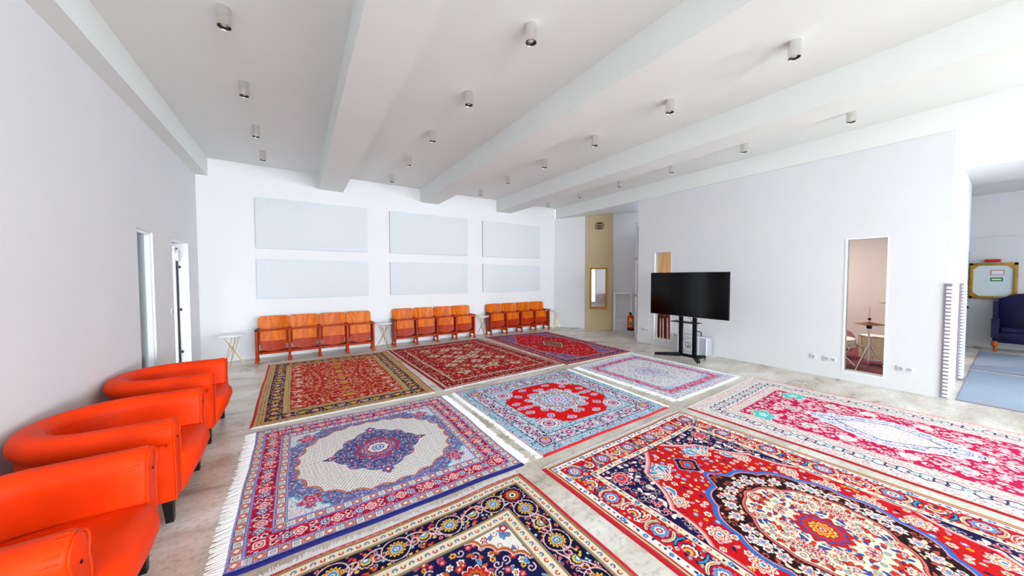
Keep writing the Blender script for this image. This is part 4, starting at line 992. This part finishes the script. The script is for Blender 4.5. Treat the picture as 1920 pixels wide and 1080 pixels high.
# ------------------------------------------------------------------ television on a wheeled stand (faces -x)
tv = thing('television', (6.06, 3.345, 0.86), 'large black flat-screen television on the wheeled stand', 'television')
b = MB(); b.box(0.0, 0.045, -0.728, 0.728, 0, 0.825, 0.004); b.box(0.045, 0.075, -0.4, 0.4, 0.15, 0.6, 0.01); b.build('casing', M['black'], tv)
b = MB(); b.box(-0.002, 0.002, -0.718, 0.718, 0.016, 0.815); b.build('screen', M['screen'], tv, smooth=False)
tv.rotation_euler = (0, 0, 0.0)
st = thing('television_stand', (6.17, 3.36, 0), 'black wheeled stand with two columns carrying the television', 'tv stand')
for y in (0.13, -0.13):
    b = MB(); b.box(-0.022, 0.022, y - 0.034, y + 0.034, 0.10, 1.45, 0.005); cl = b.build('column', M['black'], st)
    b = MB(); b.box(-0.026, 0.026, y - 0.037, y + 0.037, 0.845, 0.865, 0.002); b.build('collar', M['steel'], cl)
b = MB(); b.box(-0.03, 0.03, -0.2, 0.2, 0.085, 0.135, 0.01); b.build('crossbar', M['black'], st)
b = MB(); b.box(-0.17, 0.05, -0.235, 0.255, 0.742, 0.754, 0.003); b.build('shelf', M['black'], st)
b = MB(); b.box(-0.03, -0.02, -0.25, 0.25, 1.0, 1.4, 0.002); b.build('mounting_plate', M['black'], st)
b = MB(); b.tube([(-0.02, -0.02, 0.90), (0.0, -0.0, 0.86), (-0.01, -0.06, 0.80), (-0.03, -0.1, 0.755)], 0.004, 8); b.build('cable', M['black'], st)
for x, y, y0 in ((-0.29, 0.49, 0.15), (-0.29, -0.36, -0.15), (0.22, 0.25, 0.15), (0.25, -0.20, -0.15)):
    l = MB(); P0 = Vector((0, y0, 0.11)); P1 = Vector((x, y, 0.095)); dr = (P1 - P0).normalized(); sd = Vector((-dr.y, dr.x, 0))
    l.loft([[tuple(p + sd * a * w_ + Vector((0, 0, b_ * h_))) for a, b_ in ((-1, -1), (1, -1), (1, 1), (-1, 1))] for p, w_, h_ in ((P0, 0.036, 0.034), (P1, 0.026, 0.022))])
    lo = l.build('foot', M['black'], st, smooth=False)
    wz = 0.036 + (0.012 if (x < 0) else 0)
    c_ = MB(); c_.lathe([(0, -0.012), (0.028, -0.012), (0.031, 0), (0.028, 0.012), (0, 0.012)], n=20, mtx=Matrix.Translation((x, y, wz - 0.004)) @ Matrix.Rotation(PI / 2, 4, 'X')); c_.tube([(x, y, wz), (x, y, 0.09)], 0.008, 8); c_.build('castor', M['steel'], lo)

# aluminium flight case with peace sign behind the stand
cs = thing('flight_case', (6.86, 3.60, 0), 'silver aluminium flight case with round black peace sticker, against the partition wall', 'case')
b = MB(); b.box(-0.10, 0.12, -0.30, 0.28, 0.012, 0.385, 0.008); b.build('case_body', M['alu'], cs)
b = MB()
for y in (-0.30, 0.27):
    b.box(-0.106, -0.09, y, y + 0.02, 0.01, 0.388, 0.003)
b.box(-0.106, -0.09, -0.30, 0.28, 0.375, 0.391, 0.003); b.box(-0.106, -0.09, -0.30, 0.28, 0.008, 0.024, 0.003); b.box(-0.104, -0.10, -0.15, -0.13, 0.02, 0.38); b.build('edge_trim', M['white'], cs)
b = MB(); b.tube([(0.0, 0.02, 0.38), (0.0, 0.02, 0.47), (0.0, -0.02, 0.48), (0.0, -0.10, 0.48), (0.0, -0.14, 0.47), (0.0, -0.14, 0.38)], 0.009, 8); b.build('pull_handle', M['black'], cs)
RX = Matrix.Translation((-0.1065, 0.06, 0.19)) @ Matrix.Rotation(-PI / 2, 4, 'Y')
b = MB(); b.lathe([(0, 0), (0.11, 0), (0.11, 0.002), (0, 0.002)], n=40, mtx=RX); sk = b.build('sticker', M['white'], cs)
b = MB(); ring = lambda r: [(-0.111, 0.06 + r * cos(2 * PI * k / 40), 0.19 + r * sin(2 * PI * k / 40)) for k in range(40)]
b.tube(ring(0.058), 0.005, 6, closed=True)
b.tube([(-0.111, 0.06, 0.248), (-0.111, 0.06, 0.132)], 0.005, 6); b.tube([(-0.111, 0.06, 0.19), (-0.111, 0.019, 0.149)], 0.005, 6); b.tube([(-0.111, 0.06, 0.19), (-0.111, 0.101, 0.149)], 0.005, 6)
for k in range(18):
    a = 2 * PI * k / 18
    if k % 6 == 5: continue
    r0, r1 = 0.076, 0.096; b.tube([(-0.1105, 0.06 + r0 * cos(a), 0.19 + r0 * sin(a)), (-0.1105, 0.06 + r1 * cos(a + 0.09 * (k % 3 - 1)), 0.19 + r1 * sin(a + 0.09 * (k % 3 - 1)))], 0.004, 5)
b.build('peace_symbol', M['black'], sk)

# ------------------------------------------------------------------ sockets
def socket(label, loc, n, face):
    root = thing('wall_socket', loc, label, 'socket', 'white wall sockets')
    root.rotation_euler = (0, 0, face)
    b = MB(); b.box(-0.04 * n, 0.04 * n, -0.010, 0.0, -0.04, 0.04, 0.003); b.build('cover_plate', M['socket'], root)
    for k in range(n):
        b = MB(); cx_ = (k - (n - 1) / 2) * 0.08
        b.lathe([(0, 0.0), (0.020, 0.0), (0.022, 0.004), (0, 0.004)], n=20, mtx=Matrix.Translation((cx_, -0.0100, 0)) @ Matrix.Rotation(PI / 2, 4, 'X')); b.build('outlet', M['socketdark'], root)
# partition wall faces -x : local -y -> world -x  (rotate -90deg)
for lab, y, z, n in (('single white socket, leftmost of the three near the drum window', 1.77, 0.30, 1), ('double white socket just left of the drum window', 1.57, 0.295, 2), ('double white socket right of the drum window', 0.80, 0.315, 2),
                     ('double white socket on the partition wall left of the television window', 4.87, 0.33, 2), ('double white socket right of the window behind the television', 4.08, 0.31, 2)):
    socket(lab, (XR - 0.001, y, z), n, -PI / 2)
socket('small white socket on the left wall beside the door', (XL + 0.001, 6.56, 1.12), 1, PI / 2)
socket('white socket low on the back wall behind the second side table', (1.72, YB - 0.001, 0.38), 2, 0)

# ------------------------------------------------------------------ mirror and sign on the beige pillar
mr = thing('wall_mirror', (0, 0, 0), 'tall gold-framed mirror hanging on the beige pillar', 'mirror'); mr.matrix_world = MX2
ma, mb_ = 1.165, 1.68; z0, z1 = 0.625, 1.88
b = MB(); b.box(ma, ma + 0.045, -0.060, -0.032, z0, z1, 0.006); b.box(mb_ - 0.045, mb_, -0.060, -0.032, z0, z1, 0.006); b.box(ma, mb_, -0.060, -0.032, z0, z0 + 0.045, 0.006); b.box(ma, mb_, -0.060, -0.032, z1 - 0.045, z1, 0.006)
b.build('mirror_frame', M['goldframe'], mr)
b = MB(); b.box(ma + 0.03, mb_ - 0.03, -0.045, -0.036, z0 + 0.03, z1 - 0.03); b.build('mirror_glass', M['mirror'], mr, smooth=False)
sg = thing('pillar_sign', (0, 0, 0), 'small dark brown cut-out sign high on the beige pillar', 'sign'); sg.matrix_world = MX2
b = MB(); sa, sb = 1.32, 1.565; s0, s1 = 3.045, 3.235; yy = -0.040
b.tube([(sa + 0.03, yy, s0), (sb - 0.02, yy, s0), (sb, yy, s0 + 0.03), (sb, yy, s1 - 0.03), (sb - 0.03, yy, s1), (sa + 0.03, yy, s1), (sa, yy, s1 - 0.03), (sa, yy, s0 + 0.03)], 0.010, 8, closed=True)
b.box(sa + 0.05, sb - 0.05, yy - 0.006, yy + 0.006, s1 - 0.045, s1 - 0.008); b.box(sa, sb, yy - 0.006, yy + 0.006, s1 - 0.085, s1 - 0.07)
for x in (0.055, 0.095, 0.13, 0.175): b.box(sa + x, sa + x + 0.02, yy - 0.006, yy + 0.006, s0, s1 - 0.07)
b.build('lettering', M['sign'], sg)

# ------------------------------------------------------------------ white console frame and fire extinguisher in the alcove
cn = thing('console_frame', (0, 0, 0), 'narrow white metal frame with thin legs standing by the skew wall', 'console'); cn.matrix_world = MX
b = MB(); b.box(1.90, 2.42, -0.30, -0.02, 1.115, 1.150, 0.004); b.build('top', M['white'], cn)
for x, y in ((1.92, -0.28), (2.38, -0.28), (1.92, -0.04), (2.38, -0.04)):
    b = MB(); b.box(x - 0.013, x + 0.013, y - 0.013, y + 0.013, 0.0, 1.115, 0.002); b.build('leg', M['white'], cn)
b = MB(); b.box(1.93, 2.37, -0.050, -0.03, 0.33, 0.355); b.box(1.93, 2.37, -0.29, -0.27, 0.33, 0.350); b.build('stretcher', M['white'], cn)
fe = thing('fire_extinguisher', tuple(MX @ Vector((2.40, -0.44, 0.11))), 'red fire extinguisher with yellow and green label beside the white frame', 'fire extinguisher')
b = MB(); b.lathe([(0, 0.0), (0.075, 0.0), (0.088, 0.02), (0.088, 0.36), (0.07, 0.41), (0.03, 0.43), (0, 0.43)], n=28); b.build('cylinder', M['red'], fe)
b = MB(); b.lathe([(0.0, -0.006), (0.092, -0.006), (0.092, 0.055), (0.089, 0.06), (0, 0.055)], n=28); b.build('foot_ring', M['black'], fe)
b = MB(); b.lathe([(0, 0.42), (0.026, 0.42), (0.026, 0.47), (0.012, 0.50), (0, 0.50)], n=16); b.box(-0.075, 0.03, -0.012, 0.012, 0.485, 0.50, 0.003); b.box(-0.07, 0.03, -0.010, 0.010, 0.455, 0.468, 0.003); b.build('valve', M['black'], fe)
b = MB(); b.tube([(0.02, 0.02, 0.46), (0.09, 0.03, 0.40), (0.098, 0.02, 0.25), (0.095, 0.01, 0.12)], 0.010, 8); b.build('hose', M['black'], fe)
def label_patch(a0, a1, z0_, z1_, m, r=0.0892):
    g_ = MB(); rings = [[(r * cos(a0 + (a1 - a0) * k / 8), r * sin(a0 + (a1 - a0) * k / 8), z) for z in (z0_, z1_)] for k in range(9)]
    rings2 = [[ring[0], ring[1], (ring[1][0] * 0.985, ring[1][1] * 0.985, ring[1][2]), (ring[0][0] * 0.985, ring[0][1] * 0.985, ring[0][2])] for ring in rings]
    g_.loft(rings2); return g_.build('label_print', m, fe)
label_patch(3.3, 4.3, 0.10, 0.34, M['yellow']); label_patch(3.45, 4.1, 0.12, 0.25, M['green'], 0.0902)
bk = MB(); p_ = MX @ Vector((2.40, -0.44, 0)); bk.tube([(p_.x, p_.y, 0.0), (p_.x, p_.y, 0.104)], 0.014, 10); bk.lathe([(0, 0), (0.06, 0), (0.06, 0.008), (0, 0.008)], p_.x, p_.y, 0.0, 20); o = bk.build('extinguisher_stand', M['white']); tag(o, 'short white post under the red fire extinguisher', 'stand')
# tall white cupboard tucked behind the end of the partition
cb = thing('tall_cupboard', (7.39, 5.25, 0), 'tall white cupboard seen edge-on behind the far end of the partition wall', 'cupboard')
b = MB(); b.box(0.0, 0.8, -0.1, 0.175, 0, 3.0, 0.004); b.build('carcass', M['white'], cb)
for z0_, z1_ in ((0.1, 1.95), (2.0, 2.9)):
    b = MB(); b.box(-0.012, 0.0, 0.09, 0.155, z0_, z1_, 0.002); d_ = b.build('door', M['white'], cb)
    b = MB(); b.box(-0.014, -0.011, 0.085, 0.093, z0_, z1_); b.build('edge_gap', M['dark'], d_, smooth=False)
    b = MB(); zz = 1.1 if z0_ < 1 else 2.06; b.box(-0.04, -0.012, 0.13, 0.145, zz, zz + 0.03, 0.004); b.build('handle', M['black'], d_)

# ------------------------------------------------------------------ studio behind the windows: drum kit, wood, stool
hx, hy = 8.0, 1.31
hh = thing('hi_hat', (hx, hy, 0.012), 'hi-hat cymbals on a chrome tripod stand behind the right-hand window', 'cymbal stand')
b = MB(); b.tube([(0, 0, 0.05), (0, 0, 1.08)], 0.008, 10); b.tube([(0, 0, 0.05), (0, 0, 0.55)], 0.014, 12); b.tube([(0, 0, 0.5), (0, 0, 0.80)], 0.012, 12); b.build('pole', M['chrome'], hh)
b = MB(); b.lathe([(0.012, 0.035), (0.03, 0.03), (0.19, -0.004), (0.19, -0.006), (0.03, 0.026), (0.012, 0.03)], 0, 0, 0.80, 40, Matrix.Rotation(0.0, 4, 'X')); b.build('cymbal', M['cymbal'], hh)
b = MB(); b.lathe([(0.012, -0.03), (0.03, -0.026), (0.19, 0.004), (0.19, 0.006), (0.03, -0.022), (0.012, -0.026)], 0, 0, 0.79, 40); b.build('cymbal', M['cymbal'], hh)
b = MB(); b.lathe([(0, 0.86), (0.018, 0.86), (0.018, 0.90), (0, 0.90)], n=14); b.lathe([(0, 0.72), (0.03, 0.72), (0.035, 0.76), (0, 0.765)], n=14); b.build('clutch', M['black'], hh)
for a in (0.6, 2.7, 4.8):
    l = MB(); l.tube([(0.02 * cos(a), 0.02 * sin(a), 0.42), (0.26 * cos(a), 0.26 * sin(a), 0.012)], 0.009, 8); l.tube([(0, 0, 0.18), (0.15 * cos(a), 0.15 * sin(a), 0.20)], 0.006, 8); l.build('leg', M['chrome'], hh)
def drum(name, label, loc, R, H, shell, tiltx=0.0, tilty=0.0, stand=True):
    root = thing(name, loc, label, 'drum'); T = Matrix.Rotation(tiltx, 4, 'X') @ Matrix.Rotation(tilty, 4, 'Y')
    b = MB(); b.lathe([(0, 0), (R, 0), (R, H), (0, H)], n=40, mtx=T); b.build('shell', shell, root)
    for z in (0.0, H):
        b = MB(); b.tube([tuple(T @ Vector(((R + 0.006) * cos(2 * PI * k / 40), (R + 0.006) * sin(2 * PI * k / 40), z))) for k in range(40)], 0.009, 8, closed=True); b.build('hoop', M['chrome'], root)
    b = MB(); b.lathe([(0, 0), (R - 0.004, 0), (R - 0.004, 0.003), (0, 0.003)], 0, 0, H + 0.002, 40, T); b.build('drum_head', M['skin'], root)
    for k in range(8):
        a = 2 * PI * k / 8; b = MB()
        b.tube([tuple(T @ Vector(((R + 0.014) * cos(a), (R + 0.014) * sin(a), z))) for z in (0.0, H)], 0.005, 6); b.box(-0.010, 0.010, -0.010, 0.010, -0.02, 0.02, 0.003, mtx=T @ Matrix.Translation(((R + 0.014) * cos(a), (R + 0.014) * sin(a), H / 2))); b.build('lug', M['chrome'], root)
    return root
sd = drum('snare_drum', 'cream snare drum with chrome hoops on the left of the drum window', (8.26, 1.70, 0.36), 0.18, 0.13, M['cream'], 0.03, -0.10)
stn = thing('snare_stand', (8.26, 1.70, 0.012), 'chrome tripod stand under the snare drum', 'drum stand')
b = MB(); b.tube([(0, 0, 0.08), (0, 0, 0.33)], 0.012, 10); b.build('pole', M['chrome'], stn)
for a in (0.3, 2.4, 4.5):
    l = MB(); l.tube([(0, 0, 0.22), (0.2 * cos(a), 0.2 * sin(a), 0.012)], 0.009, 8); l.tube([(0, 0, 0.31), (0.16 * cos(a), 0.16 * sin(a), 0.33)], 0.008, 8); l.build('leg', M['chrome'], stn)
tm = drum('floor_tom', 'pale yellow floor tom with chrome lugs, right of the hi-hat stand', (8.65, 1.33, 0.14), 0.20, 0.40, M['cream'])
for a in (0.5, 2.6, 4.7):
    l = MB(); l.tube([(0.215 * cos(a), 0.215 * sin(a), -0.125), (0.215 * cos(a), 0.215 * sin(a), 0.22)], 0.006, 8); l.build('leg', M['chrome'], tm)
bd = thing('bass_drum', (9.05, 1.95, 0.012), 'dark red bass drum low behind the snare drum', 'drum')
b = MB(); b.lathe([(0, -0.2), (0.27, -0.2), (0.27, 0.2), (0, 0.2)], 0, 0, 0, 44, Matrix.Translation((0, 0, 0.29)) @ Matrix.Rotation(PI / 2, 4, 'Y')); b.build('shell', mat('red_sparkle', (130, 28, 24), 0.3, noise=0.3, nscale=30), bd)
b = MB(); b.tube([(-0.205, 0.272 * cos(2 * PI * k / 40), 0.29 + 0.272 * sin(2 * PI * k / 40)) for k in range(40)], 0.012, 8, closed=True); b.build('hoop', M['chrome'], bd)
cy = thing('crash_cymbal', (8.75, 1.13, 0.012), 'bronze crash cymbal on a tall stand at the right edge of the drum window', 'cymbal stand')
b = MB(); b.tube([(0, 0, 0.03), (0, 0, 1.16)], 0.010, 10)
for a in (0.6, 2.7, 4.8): b.tube([(0, 0, 0.40), (0.22 * cos(a), 0.22 * sin(a), 0.01)], 0.008, 8)
b.build('stand', M['chrome'], cy)
b = MB(); b.lathe([(0.01, 0.04), (0.035, 0.03), (0.2, 0.0), (0.2, -0.002), (0.035, 0.026), (0.01, 0.035)], 0, 0, 1.12, 40); b.build('cymbal', M['cymbal'], cy)
# red-brown wooden cabinet and honey-coloured board behind the left window
wc = thing('wooden_cabinet', (8.6, 5.0, 0.012), 'dark red-brown wooden cabinet seen through the window behind the television', 'cabinet')
b = MB(); b.box(-0.9, 0.9, -0.28, -0.01, 0, 1.28, 0.01); b.build('carcass', M['brownwood'], wc)
for k in range(3): b = MB(); b.box(-0.88 + k * 0.6, -0.30 + k * 0.6, -0.30, -0.28, 0.06, 1.2, 0.006); b.build('door', M['brownwood'], wc)
hb = MB(); hb.box(7.7, 9.9, 4.96, 4.995, 1.30, 2.84, 0.004); o = hb.build('wood_panelling', M['honey']); tag(o, 'honey-coloured wood panelling on the studio wall above the dark cabinet', 'panelling')
tl = thing('table_lamp', (8.02, 4.86, 1.293), 'small glowing table lamp on the cabinet behind the television', 'lamp')
b = MB(); b.lathe([(0, 0), (0.06, 0), (0.06, 0.01), (0.012, 0.02), (0.012, 0.16), (0, 0.16)], n=20); b.build('lamp_base', M['gold'], tl)
ms = bpy.data.materials.new('lit_shade'); ms.use_nodes = True; bs = ms.node_tree.nodes['Principled BSDF']; bs.inputs['Base Color'].default_value = (0.9, 0.6, 0.3, 1); bs.inputs['Emission Color'].default_value = (1, 0.62, 0.25, 1); bs.inputs['Emission Strength'].default_value = 3
b = MB(); b.lathe([(0.09, 0.13), (0.055, 0.25), (0.052, 0.25), (0.087, 0.13)], n=24); b.build('lamp_shade', ms, tl)
sl = thing('bar_stool', (7.45, 4.70, 0.012), 'white-legged round stool inside the window below the television', 'stool')
b = MB(); b.lathe([(0, 0.60), (0.16, 0.60), (0.165, 0.63), (0, 0.64)], n=28); b.build('seat', M['brownwood'], sl)
for a in (0.8, 2.4, 3.95, 5.5):
    b = MB(); b.tube([(0.12 * cos(a), 0.12 * sin(a), 0.60), (0.14 * cos(a), 0.14 * sin(a), 0.0)], 0.016, 10); b.build('leg', M['white'], sl)

# ------------------------------------------------------------------ passage and far room on the right
for nm, x, z1_, lab in (('a', XR + 0.03, 1.51, 'narrow ribbed grille strip on the near corner of the partition wall'), ('b', 8.50, 1.50, 'second ribbed grille strip farther along the passage wall')):
    gr = thing('ribbed_strip', (x, 0.458, 0.0), lab, 'wall strip'); wd = 0.24 if nm == 'a' else 0.34
    near = nm == 'a'
    b = MB()
    if near: b.box(-0.044, wd * 0.4, -0.020, -0.004, 0.015, z1_, 0.001); b.box(-0.044, -0.031, -0.004, 0.036, 0.015, z1_, 0.001)
    else: b.box(0, wd, -0.020, -0.001, 0.015, z1_, 0.001)
    b.build('backing', M['grout'], gr, smooth=False)
    n = 30
    for k in range(n):
        z = 0.03 + (z1_ - 0.05) * k / n
        b = MB()
        if near: b.box(-0.048, wd * 0.4 - 0.02, -0.024, 0.024, z, z + (z1_ / n) * 0.60, 0.005)
        else: b.box(0.03, wd - 0.03, -0.060, -0.018, z, z + (z1_ / n) * 0.58, 0.006)
        b.build('rib', M['white'], gr)
for lab, xa, xb in (('nearer blue-grey floor mat in the passage on the right', 7.12, 9.62), ('farther blue-grey floor mat in front of the navy armchair', 9.76, 12.2)):
    b = MB(); b.box(xa, xb, -0.75, 0.37, 0.0, 0.010, 0.003); o = b.build('floor_mat', M['carpetgrey']); tag(o, lab, 'floor mat')
    rim = MB(); rim.box(xa - 0.012, xa + 0.004, -0.76, 0.38, 0.0, 0.012); rim.box(xa, xb, 0.366, 0.38, 0.0, 0.012); rim.build('edging', M['grout'], o, smooth=False)
pc = thing('framed_board', (13.095, 0.27, 1.505), 'pale board in an ornate gold frame with two small labels on the far room wall', 'framed board')
hw, hh_ = 0.312, 0.405
b = MB(); b.box(-0.035, 0, -hw, -hw + 0.06, -hh_, hh_, 0.008); b.box(-0.035, 0, hw - 0.06, hw, -hh_, hh_, 0.008); b.box(-0.035, 0, -hw, hw, -hh_, -hh_ + 0.06, 0.008); b.box(-0.035, 0, -hw, hw, hh_ - 0.06, hh_, 0.008)
for sy in (-1, 1):
    for sz in (-1, 1): b.prism([(sy * (hw - 0.05), sz * (hh_ - 0.05)), (sy * (hw - 0.14), sz * (hh_ - 0.05)), (sy * (hw - 0.05), sz * (hh_ - 0.16))], -0.028, -0.001, 'x')
b.build('frame', M['goldframe'], pc)
b = MB(); b.box(-0.014, -0.002, -hw + 0.05, hw - 0.05, -hh_ + 0.05, hh_ - 0.05); b.build('board', M['board'], pc, smooth=False)
b = MB(); b.box(-0.018, -0.013, -0.14, 0.03, 0.13, 0.24); l_ = b.build('label_plate', M['red'], pc, smooth=False)
b = MB(); b.box(-0.020, -0.0175, -0.132, 0.022, 0.142, 0.228); b.build('label_face', M['white'], l_, smooth=False)
b = MB(); b.box(-0.018, -0.013, -0.13, 0.03, -0.01, 0.075); l_ = b.build('label_plate', M['green'], pc, smooth=False)
b = MB(); b.box(-0.020, -0.0175, -0.11, 0.012, 0.018, 0.045); b.build('lettering_bar', M['white'], l_, smooth=False)
b = MB(); b.box(13.03, 13.095, 0.17, 0.39, 1.925, 1.99, 0.025, seg=4); o = b.build('red_wall_lamp', M['red']); tag(o, 'small rounded red fitting on the wall just above the gold-framed board', 'wall fitting')
bb = thing('wall_bracket', (11.0, 0.0, 0), 'pair of narrow black bars on the wall left of the gold-framed board', 'wall fitting'); bb.location = (13.08, 0.60, 0)
for z0_, z1_ in ((1.64, 2.18), (1.18, 1.50)): b = MB(); b.box(-0.02, 0.01, -0.010, 0.035, z0_, z1_, 0.003); b.build('bar', M['black'], bb)
kb = MB(); kb.lathe([(0, 0), (0.035, 0), (0.03, 0.03), (0, 0.035)], n=16, mtx=Matrix.Translation((13.099, 0.60, 0.88)) @ Matrix.Rotation(-PI / 2, 4, 'Y')); o = kb.build('wall_knob', M['black']); tag(o, 'small black hook on the far room wall below the black bars', 'knob')  # plain round black knob fixed to the wall
# navy wing armchair facing the camera
ac = thing('wing_armchair', (12.54, -0.17, 0), 'navy blue leather wing armchair with wooden cabriole legs in the far room', 'armchair')
hw = 0.42
b = MB(); b.box(-0.12, 0.40, -hw + 0.02, hw - 0.02, 0.20, 0.42, 0.02); b.build('base', M['navychair'], ac)
b = MB(); b.box(-0.14, 0.32, -hw + 0.11, hw - 0.11, 0.41, 0.52, 0.035, seg=4); b.build('seat_cushion', M['navychair'], ac)
prof = [(-hw + 0.05, 0.40), (hw - 0.05, 0.40), (hw - 0.05, 1.08), (hw - 0.12, 1.14), (0.15, 1.22), (0, 1.24), (-0.15, 1.22), (-hw + 0.12, 1.14), (-hw + 0.05, 1.08)]
b = MB(); b.loft([[(0.28 + (z - 0.4) * 0.10 + o_, y * s_, 0.4 + (z - 0.4) * s_) for y, z in prof] for o_, s_ in ((0.0, 0.95), (0.02, 1.0), (0.12, 1.0))]); b.build('backrest', M['navychair'], ac, ang=50)
for s_ in (-1, 1):
    b = MB(); b.prism([(-0.12, 0.30), (0.36, 0.30), (0.36, 0.66), (0.0, 0.68), (-0.10, 0.69), (-0.14, 0.64)], s_ * hw - s_ * 0.0, s_ * (hw - 0.10), 'y'); b.tube([(-0.13, s_ * (hw - 0.05), 0.66), (0.34, s_ * (hw - 0.05), 0.66)], 0.055, 14); b.build('arm', M['navychair'], ac, ang=50)
    b = MB(); b.prism([(0.10, 0.68), (0.38, 0.66), (0.42, 1.12), (0.30, 1.13), (0.14, 1.06), (0.09, 0.9)], s_ * (hw - 0.01), s_ * (hw - 0.075), 'y'); b.build('wing', M['navychair'], ac)
    for x in (-0.08, 0.34):
        b = MB(); y = s_ * (hw - 0.06)
        b.tube([(x, y, 0.21), (x - 0.025, y + s_ * 0.012, 0.15), (x - 0.005, y, 0.08), (x - 0.012, y, 0.03), (x - 0.03, y, 0.006)], [0.05, 0.042, 0.024, 0.02, 0.03], 12); b.build('leg', M['legwood'], ac)

# ------------------------------------------------------------------ light
wd = bpy.data.worlds.new('world'); scn.world = wd; wd.use_nodes = True
nt = wd.node_tree; bg = nt.nodes['Background']
sky = nt.nodes.new('ShaderNodeTexSky'); sky.sky_type = 'NISHITA'; sky.sun_disc = False; sky.sun_elevation = math.radians(40); sky.sun_rotation = math.radians(30)
mixn = nt.nodes.new('ShaderNodeMix'); mixn.data_type = 'RGBA'; mixn.inputs[0].default_value = 0.75
mixn.inputs[7].default_value = (0.9, 0.95, 1.0, 1)
nt.links.new(sky.outputs[0], mixn.inputs[6]); nt.links.new(mixn.outputs[2], bg.inputs['Color']); bg.inputs['Strength'].default_value = 2.5
def area(name, loc, size, sy, power, rot, colr):
    l = bpy.data.lights.new(name, 'AREA'); l.shape = 'RECTANGLE'; l.size = size; l.size_y = sy; l.energy = power; l.color = colr
    o = bpy.data.objects.new(name, l); col.objects.link(o); o.location = loc; o.rotation_euler = rot
    return o
# daylight coming in at the windows of the rear wall
W_ = [560, 620, 420, 60]
for (a, b_), p in zip(wins, W_):
    area('window_daylight', ((a + b_) / 2, YR + 0.02, 1.75), b_ - a - 0.1, 2.6, p, (PI / 2 + 0.42, 0, 0), (0.88, 0.96, 1.0))
for a, b_ in sw: area('side_fill_light', (8.48, (a + b_) / 2, 1.75), 2.6, b_ - a - 0.1, 480, (0, PI / 2 + 0.3, 0), (0.88, 0.96, 1.0))  # fill light added at the unseen side windows for the left wall
area('studio_light', (9.0, 2.6, 2.8), 1.2, 1.2, 85, (0, 0, 0), (1.0, 0.92, 0.88))

# ------------------------------------------------------------------ camera
f_, yaw, pit, rol = 616.5463, 0.5795, 0.0333, -0.0010
F = Vector((sin(yaw) * cos(pit), cos(yaw) * cos(pit), sin(-pit))); R_ = Vector((cos(yaw), -sin(yaw), 0)); U_ = R_.cross(F)
R2 = R_ * cos(rol) + U_ * sin(rol); U2 = -R_ * sin(rol) + U_ * cos(rol)
cam = bpy.data.cameras.new('camera'); co_ = bpy.data.objects.new('camera', cam); col.objects.link(co_)
co_.matrix_world = Matrix(((R2.x, U2.x, -F.x, 0), (R2.y, U2.y, -F.y, 0), (R2.z, U2.z, -F.z, 1.6), (0, 0, 0, 1)))
cam.sensor_width = 36; cam.lens = 36 * f_ / 1920; cam.clip_start = 0.05; cam.clip_end = 100
scn.camera = co_
vs = scn.view_settings; vs.view_transform = 'Standard'; vs.look = 'None'; vs.gamma = 1; vs.use_curve_mapping = False; vs.exposure = 0.21
